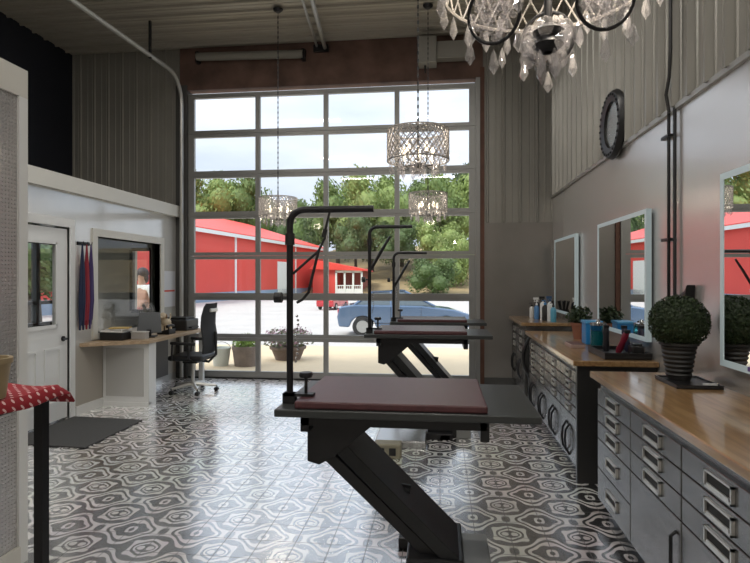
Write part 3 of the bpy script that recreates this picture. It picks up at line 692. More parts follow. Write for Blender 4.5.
for k in range(24):
    a = 2*PI*k/24; MB().drop((x+rad*math.cos(a), y+rad*math.sin(a), zb+.295), .014, .08).build('crystal_drop', CRYSTAL, t)
L = bpy.data.lights.new('bulb_light', 'POINT'); L.energy = 14; L.color = (1, .88, .72); L.shadow_soft_size = .06; lo = bpy.data.objects.new('bulb_light', L); COL.objects.link(lo); lo.parent = t; lo.location = (.04, -.04, .36)
m = MB(); m.tube([(x, y, zb+.7), (x, y, ZC-.06)], .006, 6); m.build('chain', DARKMET, t)
MB().lathe([(0, 0), (.03, .0), (.06, .025), (.065, .04), (0, .04)], c=(x, y, ZC-.07), n=18).build('ceiling_canopy', BLACKMET, t)
# hanging rod over office
p = py(107, 10, 7.0); 
tag(MB().tube([(p.x, 7.0, ZC-.02), (p.x, 7.0, pd(107, 20, p.dot(FW)).z)], .02, 8).build('ceiling_rod', DARKMET), 'short dark rod hanging from the ceiling above the office', 'rod')

# ceiling lights (LED strips) -- real fixtures
LEDW = mat('lit_diffuser', (1, 1, 1), .5, emis=(1, .95, .88), estr=16)
li = 0
LBL = ['ceiling strip light above the nearer tables, left row', 'ceiling strip light above the nearer tables, right row', 'ceiling strip light behind the camera, left row', 'ceiling strip light behind the camera, right row', 'ceiling strip light at the rear of the room, left row', 'ceiling strip light at the rear of the room, right row']
for yy in (4.4, .8, -2.4):
    for xx in (-2.7, -.1):
        t = thing('ceiling_light', (xx, yy, ZC-.14), LBL[li], 'ceiling light', 'ceiling strip lights'); li += 1
        MB().box(xx-.62, xx+.62, yy-.06, yy+.06, ZC-.09, ZC-.03).build('housing', GLOSSWHITE, t)
        MB().box(xx-.6, xx+.6, yy-.05, yy+.05, ZC-.12, ZC-.09).build('diffuser', LEDW, t)
        L = bpy.data.lights.new('strip_lamp', 'AREA'); L.shape = 'RECTANGLE'; L.size = 1.2; L.size_y = .1; L.energy = 26; L.color = (1, .96, .90)
        lo = bpy.data.objects.new('strip_lamp', L); COL.objects.link(lo); lo.parent = t; lo.location = (0, 0, .01)

# ---------------------------------------------------------------- counter-top objects
def pot_topiary():
    c = Vector((1.365, 3.35, .917)); t = thing('potted_topiary', c, 'round clipped green topiary ball in a ribbed dark pot on the nearest counter', 'potted plant')
    pr = [(0, 0), (.058, 0), (.062, .01)]
    for k in range(7): z = .02+k*.026; r = .064+.0042*k; pr += [(r, z), (r+.006, z+.01), (r, z+.02)]
    pr += [(.105, .2), (.105, .215), (.09, .215), (.085, .19), (0, .19)]
    MB().lathe(pr, c=c, n=32).build('pot', mat('dark_ribbed_pot', (.018, .017, .017), .55), t)
    b = c+Vector((0, 0, .33)); 
    o = MB().sphere(b, .14, 3).build('foliage_core', LEAFD, t)
    MB().leaves(b, (.16, .16, .155), 5400, .0085, inner=.88).build('foliage', LEAFD, t, recalc=False)
pot_topiary()
# dark tray strip beneath
t = thing('comb_tray', (1.39, 3.3, .9), 'flat black tray under the topiary pot holding a white comb', 'tray')
MB().box(1.27, 1.51, 3.14, 3.45, .9, .915).build('tray_base', BLACK, t, .004)
m = MB()
for a, b, c_, e in ((1.27, 1.28, 3.14, 3.45), (1.5, 1.51, 3.14, 3.45), (1.28, 1.5, 3.14, 3.15), (1.28, 1.5, 3.44, 3.45)): m.box(a, b, c_, e, .915, .922)
m.build('tray_rim', BLACK, t)
tag(MB().obox((1.455, 3.175, .921), .07, .02, .012, (0, 0, .2)).build('white_comb', GLOSSWHITE), 'small white comb lying on the flat black tray', 'comb')
# black pointed clipper hanging above the topiary
t = thing('hanging_dryer_nozzle', (1.49, 3.62, 1.3), 'black pointed nozzle hanging on the wall just above the topiary', 'nozzle')
p = px(683, 290, 1.5)
MB().prism([(1.5, p.y+.06, p.z-.1), (1.5, p.y-.02, p.z-.1), (1.5, p.y-.05, p.z+.035), (1.5, p.y-.01, p.z-.005), (1.5, p.y+.03, p.z-.02)], (.055, 0, 0)).build('nozzle_body', BLACK, t, .006)
def bottle(name, c, h, r, col, cap, label, cat='bottle', grp=None, shape='pump', rough=.3):
    c = Vector(c); t = thing(name, c, label, cat, grp)
    bm_ = mat('bottle_'+'_'.join('%02d' % int(q*99) for q in col), col, rough)
    cm = mat('cap_'+'_'.join('%02d' % int(q*99) for q in cap), cap, .35)
    MB().lathe([(0, 0), (r*.95, 0), (r, .01), (r, h*.62), (r*.85, h*.7), (r*.35, h*.76), (r*.35, h*.8), (0, h*.8)], c=c, n=18).build('bottle_body', bm_, t)
    m = MB(); m.lathe([(0, h*.78), (r*.45, h*.78), (r*.45, h*.88), (0, h*.88)], c=c, n=14)
    if shape == 'pump': m.tube([c+Vector((0, 0, h*.86)), c+Vector((0, 0, h)), c+Vector((-r*1.1, 0, h*.98))], r*.14, 8)
    elif shape == 'spray': m.obox(c+Vector((-r*.4, 0, h*.94)), r*1.9, r*.7, h*.1); m.obox(c+Vector((-r*.9, 0, h*.85)), r*.25, r*.3, h*.13, (0, .4, 0))
    m.build('bottle_cap', cm, t)
    return t
# far counter group of bottles
fb = [(528, 320, .17, .028, (.75, .75, .73), (.02, .02, .02), 'pump'), (534, 322, .24, .03, (.02, .02, .025), (.7, .7, .7), 'spray'), (540, 323, .2, .028, (.1, .25, .5), (.8, .8, .8), 'pump'), (546, 324, .26, .03, (.8, .8, .8), (.02, .02, .02), 'spray'), (552, 325, .22, .033, (.03, .03, .03), (.1, .3, .6), 'pump'), (559, 326, .27, .03, (.7, .72, .72), (.05, .1, .2), 'spray'), (566, 327, .2, .03, (.1, .35, .5), (.02, .02, .02), 'pump')]
FL = ['white pump bottle, leftmost of the bottles in the far corner', 'black spray bottle second from the left in the far corner group', 'blue pump bottle with white top in the far corner group', 'white spray bottle with black trigger in the middle of the far group', 'black pump bottle with blue top among the far bottles', 'pale grey spray bottle with dark trigger toward the right of the far group', 'teal bottle, rightmost of the far corner group beside the terracotta pot']
ys = [7.55, 7.45, 7.3, 7.2, 7.05, 6.95, 6.85]; xs = [1.22, 1.27, 1.24, 1.3, 1.3, 1.34, 1.36]
for k, q in enumerate(fb): bottle('product_bottle', (xs[k], ys[k], .97), q[2]*1.15, q[3]*1.15, q[4], q[5], FL[k], grp='grooming bottles on the far counter', shape=q[6])
# dark spiky plant by far corner wall
t = thing('brush_caddy', (1.4, 7.45, .97), 'dark caddy stuffed with brushes behind the far corner bottles', 'caddy')
MB().lathe([(0, 0), (.06, 0), (.07, .12), (.06, .12), (.055, .02), (0, .02)], c=(1.4, 7.45, .97), n=18).build('cup', BLACK, t)
for k in range(7): MB().tube([(1.4+.02*math.cos(k), 7.45+.02*math.sin(k), .99), (1.4+.07*math.cos(k), 7.45+.07*math.sin(k), 1.2)], [.006, .014], 6).build('brush', BLACK, t)
# middle counter
def P9(u, v, z=.9): return pz(u, v, z)
c = Vector((1.36, 5.62, .9)); t = thing('potted_plant', c, 'small terracotta pot with dark foliage on the middle counter', 'potted plant')
MB().lathe([(0, 0), (.05, 0), (.07, .13), (.08, .13), (.08, .16), (.065, .16), (.06, .13), (0, .13)], c=c, n=20).build('pot', TERRA, t)
MB().leaves(c+Vector((0, 0, .23)), (.12, .12, .09), 700, .02, inner=.2).build('foliage', LEAFD, t, recalc=False)
t = thing('blue_container', (1.37, 5.2, .9), 'bright blue square tub beside the terracotta pot', 'tub')
MB().prism([(1.3, 5.12, .9), (1.44, 5.12, .9), (1.44, 5.28, .9), (1.3, 5.28, .9)], (0, 0, .2)).build('tub_body', mat('bright_blue', (.02, .2, .5), .3), t, .012)
MB().box(1.293, 1.447, 5.113, 5.287, 1.09, 1.115).build('tub_lid', mat('sky_blue', (.08, .32, .6), .3), t, .006)
JARG = glass_material('teal_jar_glass', (.45, .75, .78), 1.5, .02)
c = Vector((1.33, 4.85, .9)); t = thing('barber_jar', c, 'tall teal disinfectant jar on the middle counter', 'jar')
MB().lathe([(.062, 0), (.062, .2), (.058, .2), (.058, .01), (0, .01)], c=c, n=24).build('jar_glass', JARG, t)
MB().lathe([(0, .012), (.056, .012), (.056, .15), (0, .15)], c=c, n=24).build('teal_liquid', mat('teal_liquid', (.04, .25, .27), .2), t)
MB().lathe([(0, .2), (.065, .2), (.065, .22), (.02, .225), (.012, .25), (0, .255)], c=c, n=24).build('jar_lid', CHROME, t)
c = Vector((1.17, 4.98, .9)); t = thing('small_open_box', c, 'shallow pinkish box lying on the middle counter', 'box')
MB().box(c.x-.06, c.x+.06, c.y-.12, c.y+.12, .9, .93).build('box_body', mat('pink_grey', (.35, .25, .22), .6), t, .003)
MB().box(c.x-.05, c.x+.05, c.y-.11, c.y+.11, .93, .933).build('box_lid', mat('dark_rose', (.12, .06, .06), .5), t)
tl = thing('tool_tray', (1.4, 4.42, .9), 'black tray of clippers at the near end of the middle counter', 'tray')
MB().box(1.2, 1.53, 4.2, 4.66, .9, .925).build('tray_base', BLACK, tl, .006)
m = MB()
for a, b, c_, e in ((1.2, 1.215, 4.2, 4.66), (1.515, 1.53, 4.2, 4.66), (1.215, 1.515, 4.2, 4.215), (1.215, 1.515, 4.645, 4.66)): m.box(a, b, c_, e, .925, .95)
m.build('tray_rim', BLACK, tl)
def clipper(c, tilt, col, label):
    c = Vector(c); t = thing('hair_clipper', c, label, 'hair clipper', 'clippers standing in the black tray')
    ax = Vector((math.sin(tilt)*.5, -math.sin(tilt), math.cos(tilt))).normalized()
    MB().tube([c, c+ax*.03, c+ax*.1, c+ax*.15, c+ax*.18], [.02, .026, .022, .026, .02], 12).build('grip', mat('clip_'+str(col), col, .35), t)
    MB().obox(c+ax*.192, .04, .03, .025).build('blade_head', DARKMET, t)
clipper((1.30, 4.52, .925), 0., (.015, .015, .02), 'upright black clipper in the black tray')
clipper((1.36, 4.42, .927), .45, (.2, .01, .03), 'leaning dark red clipper in the black tray')
clipper((1.46, 4.5, .925), -.2, (.02, .02, .05), 'dark clipper at the wall side of the black tray')
t = thing('clipper_case', (1.44, 4.3, .925), 'low black box in the tray, beside the leaning red clipper', 'case')
MB().box(1.40, 1.49, 4.23, 4.33, .926, 1.0).build('case_body', BLACK, t, .01); MB().box(1.42, 1.48, 4.25, 4.31, 1.0, 1.012).build('case_handle', DARKMET, t, .003)
# near counter right edge bottle
bottle('spray_bottle', (1.42, 2.66, .9), .2, .028, (.62, .6, .66), (.08, .03, .2), 'pale bottle with purple top at the right edge of the picture', shape='spray')
bottle('product_bottle', (1.47, 2.50, .9), .12, .035, (.6, .07, .02), (.5, .05, .02), 'short orange-red bottle at the right edge of the picture', shape='cap')

# ---------------------------------------------------------------- desk and its things
DZT = .78; dk = thing('reception_desk', (-3.65, 6.8, 0), 'white panelled reception desk with light wooden top against the office wall', 'desk')
MB().prism([(OX+.005, 5.62, DZT-.04), (-3.33, 6.0, DZT-.04), (-3.33, 7.6, DZT-.04), (OX+.005, 7.6, DZT-.04)], (0, 0, .04)).build('desktop', DESKWOOD, dk, .004)
MB().box(OX+.01, -3.36, 6.04, 6.1, .03, DZT-.04).build('end_panel', PAINT, dk)
m = MB(); m.box(OX+.05, -3.42, 6.034, 6.04, .12, .68); m.build('panel_inset', mat('panel_white', (.5, .5, .48), .5), dk)
MB().box(OX+.01, -3.36, 6.034, 6.1, 0, .05).build('panel_base', PAINT, dk)
MB().box(-3.42, -3.36, 6.1, 6.2, 0, DZT-.04).build('corner_post', PAINT, dk)
MB().box(-3.42, -3.36, 7.5, 7.56, 0, DZT-.04).build('leg', PAINT, dk)
MB().box(OX+.01, OX+.03, 6.1, 7.56, .1, DZT-.04).build('back_panel', mat('dark_back_panel', (.10, .095, .09), .6), dk)
def D(u, v, z=DZT): return pz(u, v, z)
# monitor back
c = Vector((-3.52, 6.33, DZT)); t = thing('computer_monitor', c, 'grey monitor seen from behind on the reception desk', 'monitor', rz=R(18))
m = MB(); m.prism([Vector((-.145, 0, .05)), Vector((.145, 0, .05)), Vector((.12, .035, .30)), Vector((-.12, .035, .30))], (0, .02, 0))
def loc_build(m, name, mt_, par, bev=0):
    me = bpy.data.meshes.new(name); bmesh.ops.recalc_face_normals(m.bm, faces=m.bm.faces[:])
    if m.sm:
        for f in m.bm.faces: f.smooth = True
    m.bm.to_mesh(me); m.bm.free(); me.materials.append(mt_)
    if m.sm: me.set_sharp_from_angle(angle=R(40))
    o = bpy.data.objects.new(name, me); COL.objects.link(o); o.parent = par
    if bev: b = o.modifiers.new('bevel', 'BEVEL'); b.width = bev; b.segments = 2; b.limit_method = 'ANGLE'
    return o
loc_build(m, 'screen_back', mat('slate_plastic', (.12, .13, .14), .45), t, .008)
m = MB(); m.prism([(-.08, -.07, 0), (.08, -.07, 0), (.08, .12, 0), (-.08, .12, 0)], (0, 0, .012)); m.obox((0, .0, .05), .05, .03, .09); loc_build(m, 'stand', BLACK, t, .003)
# black desk tray with papers, at left end
t = thing('paper_tray', (-3.76, 6.08, DZT), 'black letter tray with loose papers at the left end of the desk', 'letter tray')
MB().box(-3.9, -3.62, 5.93, 6.15, DZT, DZT+.09).build('tray_body', BLACK, t, .006)
m = MB(); m.obox((-3.77, 6.03, DZT+.1), .26, .2, .012, (0, .03, .1)); m.obox((-3.75, 6.06, DZT+.12), .24, .17, .015, (.03, 0, -.2)); m.build('paper_stack', WHITE, t)
MB().obox((-3.72, 6.05, DZT+.137), .22, .15, .012, (0, 0, .3)).build('yellow_folder', mat('manila', (.6, .42, .15), .6), t)
t = thing('grey_file_box', (-3.5, 6.12, DZT), 'small grey-white box on the desk in front of the monitor', 'box')
MB().box(-3.6, -3.43, 6.07, 6.17, DZT, DZT+.08).build('box_body', mat('greyish_card', (.4, .38, .36), .6), t, .004); MB().box(-3.605, -3.425, 6.065, 6.175, DZT+.08, DZT+.09).build('box_lid', mat('box_lid', (.55, .53, .5), .6), t)
# toy dog figurine (pale)
c = Vector((-3.62, 6.95, DZT)); t = thing('dog_figurine', c, 'cream dog figurine standing on the desk beside the monitor', 'figurine')
cr = mat('cream_resin', (.6, .5, .36), .6)
m = MB(); m.sphere(c+Vector((0, 0, .13)), .06, 2, (1, 1.5, .9)); m.sphere(c+Vector((.0, -.09, .22)), .048, 2, (1, 1.1, 1)); m.tube([c+Vector((0, -.06, .14)), c+Vector((0, -.09, .22))], .035, 10)
m.sphere(c+Vector((0, -.14, .205)), .022, 2, (1, 1.3, .8))
for sx in (-.03, .03):
    for sy in (-.055, .055): m.tube([c+Vector((sx, sy, 0)), c+Vector((sx, sy, .11))], [.016, .022], 8)
m.tube([c+Vector((0, .08, .15)), c+Vector((0, .12, .2)), c+Vector((0, .11, .24))], .01, 6); m.build('body', cr, t)
for sx in (-1, 1): MB().sphere(c+Vector((sx*.045, -.085, .215)), .022, 2, (.5, .8, 1.4)).build('ear', mat('brown_ear', (.25, .14, .08), .7), t)
# desk fan / round thing behind monitor
c = Vector((-3.78, 6.75, DZT)); t = thing('desk_fan', c, 'small round grey desk fan behind the monitor on the desk', 'fan')
m = MB(); m.lathe([(0, 0), (.07, 0), (.06, .02), (.015, .03), (.012, .2), (0, .2)], c=c, n=18); m.build('stand', DARKMET, t)
m = MB(); fc = c+Vector((0, -.02, .3))
for r in (.1, .075, .05, .025):
    for yo in (-.02, .03): m.tube([fc+Vector((r*math.cos(2*PI*k/24), yo if r > .09 else yo*1.3, r*math.sin(2*PI*k/24))) for k in range(24)], .003, 5, closed=True)
for k in range(10): a = 2*PI*k/10; m.tube([fc+Vector((0, -.026, 0)), fc+Vector((.1*math.cos(a), -.02, .1*math.sin(a)))], .002, 4)
m.tube([fc+Vector((0, -.03, 0)), fc+Vector((0, .06, 0))], .028, 12); m.build('guard', GREYMET, t)
m = MB()
for k in range(3): a = 2*PI*k/3; m.obox(fc+Vector((.05*math.cos(a), 0, .05*math.sin(a))), .075, .006, .04, (0, -a, 0))
m.build('blade', mat('fan_blade', (.25, .26, .28), .3), t)
# printer
c = Vector((-3.62, 7.3, DZT)); t = thing('desktop_printer', c, 'black printer at the far end of the reception desk', 'printer')
MB().box(-3.85, -3.42, 7.12, 7.5, DZT, DZT+.15).build('printer_body', BLACK, t, .015); MB().box(-3.8, -3.46, 7.18, 7.46, DZT+.15, DZT+.175).build('scanner_lid', DARKMET, t, .008); MB().box(-3.42, -3.38, 7.2, 7.42, DZT+.03, DZT+.045).build('output_tray', DARKMET, t)
c = Vector((-3.5, 6.72, DZT)); t = thing('desk_telephone', c, 'dark telephone on the desk between the monitor and the printer', 'telephone')
MB().prism([(c.x-.08, c.y-.09, DZT), (c.x+.08, c.y-.09, DZT), (c.x+.08, c.y-.09, DZT+.07), (c.x-.08, c.y-.09, DZT+.03)], (0, .18, 0)).build('phone_base', DARKMET, t, .004); MB().tube([c+Vector((.05, -.08, .1)), c+Vector((.06, 0, .115)), c+Vector((.05, .08, .1))], [.022, .012, .022], 8).build('handset', BLACK, t)
# wall poster
y0_, y1_ = px(163, 290, OX).y, px(180, 290, OX).y
y1_ = min(y1_, YB-.09)
t = thing('wall_notice', (OX+.005, y0_, 1.1), 'pale wall notice with a red line, beside the overhead door', 'notice')
MB().box(OX+.003, OX+.01, y0_, y1_, 1.08, 1.6).build('sheet', mat('pale_paper', (.62, .64, .68), .5), t); MB().box(OX+.01, OX+.012, y0_+.02, y1_-.02, 1.3, 1.325).build('red_line', mat('notice_red', (.6, .08, .05), .5), t)
# leads hanging by the window
t = thing('coat_hook', (OX+.01, 5.66, 1.95), 'small dark hook rail holding the hanging leads beside the office door', 'hook')
MB().box(OX+.001, OX+.02, 5.58, 5.78, 1.86, 1.9).build('rail', DARKMET, t)
for k in range(3): MB().tube([(OX+.02, 5.60+.075*k, 1.88), (OX+.06, 5.60+.075*k, 1.87), (OX+.07, 5.60+.075*k, 1.9)], .005, 6).build('hook', DARKMET, t)
HL = [((.012, .02, .06), 'navy cloth leads hanging nearest the office door'), ((.25, .015, .03), 'dark red cloth leads hanging between the navy and purple ones'), ((.05, .03, .12), 'purple cloth leads hanging nearest the serving window')]
for k, (cc, lb) in enumerate(HL):
    m = MB(); yk = 5.60+.075*k
    for j in range(4):
        dy = (j-1.5)*.014; m.tube([(OX+.055, yk, 1.87), (OX+.05+.008*(j % 2), yk+dy*.6, 1.6), (OX+.045+.012*(j % 2), yk+dy, 1.25), (OX+.045, yk+dy*1.3, 0.93+.05*((j+k) % 3))], [.007, .016, .019, .010], 8)
    tag(m.build('hanging_leads', mat('leads_%d' % k, cc, .7)), lb, 'leads', 'leads hanging on the hook rail')
# floor mat
q = [pz(u, v, 0) for u, v in ((47, 447), (103, 445), (128, 419), (84, 417))]
x0m, x1m = OX+.03, -2.95
tag(MB().prism([(OX+.03, 4.55, 0.001), (x1m-.15, 4.5, 0.001), (x1m-.15, 5.45, 0.001), (OX+.03, 5.5, 0.001)], (0, 0, .012)).build('door_mat', mat('grey_mat', (.075, .075, .075), .9, bump=.4, bscale=200), None, .003), 'flat grey door mat on the tiles before the office door', 'mat')
# office chair
def office_chair(c, rz):
    t = thing('office_chair', c, 'black mesh office chair with pale base pulled up to the reception desk', 'office chair', rz=rz)
    for k in range(5):
        a = 2*PI*k/5+.3; m = MB(); m.tube([(0, 0, .11), (.3*math.cos(a), .3*math.sin(a), .075)], [.03, .017], 8); o = loc_build(m, 'leg', HANDLE, t)
        m = MB(); mt2 = Matrix.Rotation(PI/2, 3, 'X') 
        for s in (-1, 1): m.lathe([(0, -.008), (.028, -.008), (.028, .008), (0, .008)], c=(.3*math.cos(a), .3*math.sin(a)+s*.013, .028), n=14, mtx=mt2)
        m.tube([(.3*math.cos(a), .3*math.sin(a), .03), (.3*math.cos(a), .3*math.sin(a), .08)], .008, 6); loc_build(m, 'caster', BLACK, o)
    m = MB(); m.tube([(0, 0, .08), (0, 0, .40)], .025, 12); loc_build(m, 'gas_column', HANDLE, t)
    m = MB(); m.obox((0, 0, .465), .48, .48, .07); loc_build(m, 'seat', BLACK, t, .03)
    m = MB(); m.obox((0, 0, .41), .2, .2, .05); loc_build(m, 'seat_mechanism', DARKMET, t, .01)
    # backrest at +x, curved
    m = MB(); sect = [(.25, .52), (.275, .62), (.27, .75), (.25, .88), (.255, 1.0), (.28, 1.12), (.295, 1.17)]
    n = 8; F_ = []
    for th in (0, .022):
        g = []
        for (xx, zz), wd in zip(sect, (.34, .42, .44, .43, .42, .38, .3)):
            g.append([m.bm.verts.new((xx+th+.05*((abs(j/(n-1)-.5)*2)**2)*-1, (j/(n-1)-.5)*wd, zz)) for j in range(n)])
        F_.append(g)
    for g in F_:
        for i in range(len(g)-1):
            for j in range(n-1): m.bm.faces.new((g[i][j], g[i][j+1], g[i+1][j+1], g[i+1][j]))
    a, b = F_
    for i in range(len(a)-1):
        for j in (0, n-1): m.bm.faces.new((a[i][j], a[i+1][j], b[i+1][j], b[i][j]))
    for j in range(n-1):
        m.bm.faces.new((a[0][j], b[0][j], b[0][j+1], a[0][j+1])); m.bm.faces.new((a[-1][j], b[-1][j], b[-1][j+1], a[-1][j+1]))
    m.sm = True; loc_build(m, 'backrest', MESH, t)
    m = MB(); m.tube([(.05, 0, .42), (.22, 0, .4), (.32, 0, .5), (.31, 0, .8)], .018, 8); loc_build(m, 'back_support', BLACK, t)
    m = MB(); m.obox((.285, 0, 1.08), .03, .22, .05); loc_build(m, 'headrest_band', HANDLE, t, .01)
    for s in (-1, 1):
        m = MB(); m.tube([(.1, s*.25, .44), (.08, s*.29, .47), (.06, s*.29, .66)], .014, 8); m.tube([(.16, s*.29, .66), (-.16, s*.29, .67)], .02, 8); m.tube([(-.14, s*.29, .67), (-.16, s*.27, .45)], .012, 8); loc_build(m, 'armrest', BLACK, t)
office_chair((-3.24, 6.93, 0), 0)

# ---------------------------------------------------------------- left foreground stand with dotted cloth
LEGP = pd(41.5, 420, 1.75); lx, ly = LEGP.x, LEGP.y; zt = 1.14
t = thing('side_table', (lx-.2, ly-.05, 0), 'narrow black table at the left edge of the picture, mostly covered by red cloth', 'table')
MB().box(lx-.6, lx+.03, ly-.5, ly+.04, zt-.03, zt).build('table_top', BLACKMET, t, .004)
for a, b in ((0, 0), (-.55, 0), (0, -.46), (-.55, -.46)):
    if a == 0 and b == 0 or True: MB().box(lx+a-.015, lx+a+.015, ly+b-.015, ly+b+.015, 0, zt-.03).build('leg', BLACKMET, t)
cloth = MB(); cloth.sm = True; nx, ny = 26, 26; X0c, X1c, Y0c, Y1c = lx-.66, lx+.055, ly-.54, ly+.085; g = []
for i in range(nx+1):
    row = []
    for j in range(ny+1):
        xx = X0c+(X1c-X0c)*i/nx; yy = Y0c+(Y1c-Y0c)*j/ny; e = 0
        ox = max(0, xx-(lx+.035)); oy = max(0, yy-(ly+.045)); oz = max(0, (lx-.605)-xx); ow = max(0, (ly-.505)-yy); e = max(ox, oy, oz, ow)
        z = zt+.012+.004*math.sin(xx*30)*math.sin(yy*24)-e*1.5
        row.append(cloth.bm.verts.new((xx, yy, z)))
    g.append(row)
for i in range(nx):
    for j in range(ny): cloth.bm.faces.new((g[i][j], g[i+1][j], g[i+1][j+1], g[i][j+1]))
o = cloth.build('dotted_cloth', dots_material()); tag(o, 'red cloth with small white dots draped over the table at the left edge', 'cloth')
sm = o.modifiers.new('thick', 'SOLIDIFY'); sm.thickness = .006
pc = pd(2, 391, 1.5); 
c = Vector((pc.x-.09, pc.y+.05, zt+.018)); t = thing('beige_pot', c, 'beige tapered pot standing on the red dotted cloth', 'pot')
MB().lathe([(0, 0), (.045, 0), (.058, .1), (.063, .1), (.063, .115), (.053, .115), (.042, .01), (0, .01)], c=c, n=26).build('pot_body', mat('tan_ceramic', (.30, .23, .13), .5), t)

# ---------------------------------------------------------------- outdoors
def gz(y): 
    return 0 if y < 8.1 else (-.02-.33*min(1, (y-8.1)/10))
m = MB()
ysn = [YB+.15, 9, 11, 14, 18.1, 30]
apr = mat('cream_concrete_apron', (.66, .53, .35), .8, var=.05, vscale=1.5)
asp = mat('pale_asphalt', (.50, .475, .45), .85, var=.06, vscale=.6)
def strip(name, xs_, yl, m_, zo=0, zfun=gz, th=.1):
    b = MB(); V = [[b.bm.verts.new((x_, y_, zfun(y_)+zo)) for x_ in xs_] for y_ in yl]; W_ = [[b.bm.verts.new((x_, y_, zfun(y_)+zo-th)) for x_ in xs_] for y_ in yl]
    for i in range(len(yl)-1):
        b.bm.faces.new((V[i][0], V[i][1], V[i+1][1], V[i+1][0])); b.bm.faces.new((W_[i][0], W_[i][1], W_[i+1][1], W_[i+1][0]))
    return S(name, b, m_)
strip('ground_apron', (-9, 9), [YB+.15, 9, 11, 13.6], apr, -.01)
strip('ground_driveway', (-40, 30), [13.6, 15.5, 18.1, 26, 45], asp, -.012)
strip('ground_far_road', (-9.5, 60), [45, 52], mat('asphalt_far', (.45, .46, .46), .85), -.01)
strip('ground_lawn', (-80, 120), [52, 75], mat('lawn_green', (.22, .27, .09), .9, var=.2, vscale=.8), 0)
strip('ground_lawn_left', (-60, -9), [-5, 13.6], mat('lawn_green', (.22, .27, .09), .9), -.03)
b = MB(); hy = [60, 75, 95, 130]; hz = [-.4, 1.5, 5.5, 9]
V = [[b.bm.verts.new((x_, y_, z_)) for x_ in (-22, 40, 110)] for y_, z_ in zip(hy, hz)]
for i in range(3):
    for j in range(2): b.bm.faces.new((V[i][j], V[i][j+1], V[i+1][j+1], V[i+1][j]))
S('ground_hill', b, mat('dry_grass_bank', (.30, .22, .11), .95, var=.3, vscale=.25))
# barn
A = Vector((-19.9, 22.3, 0)); B = Vector((-14.9, 70.3, 0)); A = B+(A-B)*1.0
P1 = Vector((-18.2, 38.8, 0)); P2 = Vector((-14.9, 70.3, 0)); dr = (P2-P1).normalized(); A = P1-dr*17; nL = Vector((-dr.y, dr.x, 0)); g0 = -.4; ze = 5.27
bn = thing('red_barn', (A.x, A.y, g0), 'long bright red metal barn with white trim, outside beyond the driveway', 'barn')
wd = 22
def bp_(s, n_, z): q = A+dr*s+nL*n_; return Vector((q.x, q.y, z))
Lb = (P2-A).length; zr = ze+3.4
MB().prism([bp_(0, 0, g0), bp_(0, wd, g0), bp_(0, wd, ze), bp_(0, wd/2, zr-.1), bp_(0, 0, ze)], dr*Lb).build('walls', RED, bn)
m = MB(); ov = .35
m.prism([bp_(-ov, -ov, ze-.06), bp_(-ov, wd/2, zr), bp_(-ov, wd/2, zr+.12), bp_(-ov, -ov, ze+.06)], dr*(Lb+2*ov)); m.prism([bp_(-ov, wd+ov, ze-.06), bp_(-ov, wd/2, zr), bp_(-ov, wd/2, zr+.12), bp_(-ov, wd+ov, ze+.06)], dr*(Lb+2*ov))
m.build('roof', REDROOF, bn)
m = MB(); m.prism([bp_(-ov, -ov-.03, ze-.32), bp_(-ov, -ov+.0, ze-.32), bp_(-ov, -ov+.0, ze-.02), bp_(-ov, -ov-.03, ze-.02)], dr*(Lb+2*ov)); m.build('fascia', WHITE, bn)
for s in (0.1, 8, 16.9, 23.7, 38, 48):
    MB().prism([bp_(s, -.06, g0), bp_(s, .0, g0), bp_(s, 0, ze-.1), bp_(s, -.06, ze-.1)], dr*.28).build('white_post', WHITE, bn)
MB().prism([bp_(33, -.05, g0), bp_(33, 0, g0), bp_(33, 0, 3.2), bp_(33, -.05, 3.2)], dr*3).build('barn_door', WHITE, bn)
MB().prism([bp_(0, -.05, g0), bp_(0, 0, g0), bp_(0, 0, .35), bp_(0, -.05, .35)], dr*Lb).build('base_shade_band', mat('blue_grey_shade', (.25, .32, .42), .8), bn)  # bluish shade at the barn foot, put in as a coloured strip
# porch building
q = pd(338, 291, 62); pb = thing('porch_building', (q.x, q.y, -.4), 'low red building with white railed porch beside the long barn', 'building')
x0, y0 = q.x-2.9, q.y
MB().box(x0, x0+2.6, y0, y0+7, -.4, 2.5).build('walls', RED, pb)
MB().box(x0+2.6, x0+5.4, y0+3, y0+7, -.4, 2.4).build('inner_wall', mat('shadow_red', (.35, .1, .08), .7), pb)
MB().prism([(x0-.4, y0-.4, 2.5), (x0+6.0, y0-.4, 2.3), (x0+5.8, y0-.4, 2.5), (x0+.6, y0-.4, 3.5)], (0, 8, 0)).build('roof', REDROOF, pb)
m = MB(); m.box(x0+2.6, x0+5.6, y0-.1, y0+.1, 2.1, 2.35); m.box(x0+2.6, x0+5.6, y0-.05, y0+.05, .6, .7); m.box(x0+2.6, x0+5.6, y0-.05, y0+.05, -.3, .3)
for k in range(14): m.box(x0+2.6+k*.23, x0+2.66+k*.23, y0-.03, y0+.03, -.3, .65)
m.build('porch_railing', WHITE, pb)
for k in range(4): MB().box(x0+2.6+k*.97, x0+2.8+k*.97, y0-.1, y0+.1, -.4, 2.2).build('porch_post', WHITE, pb)
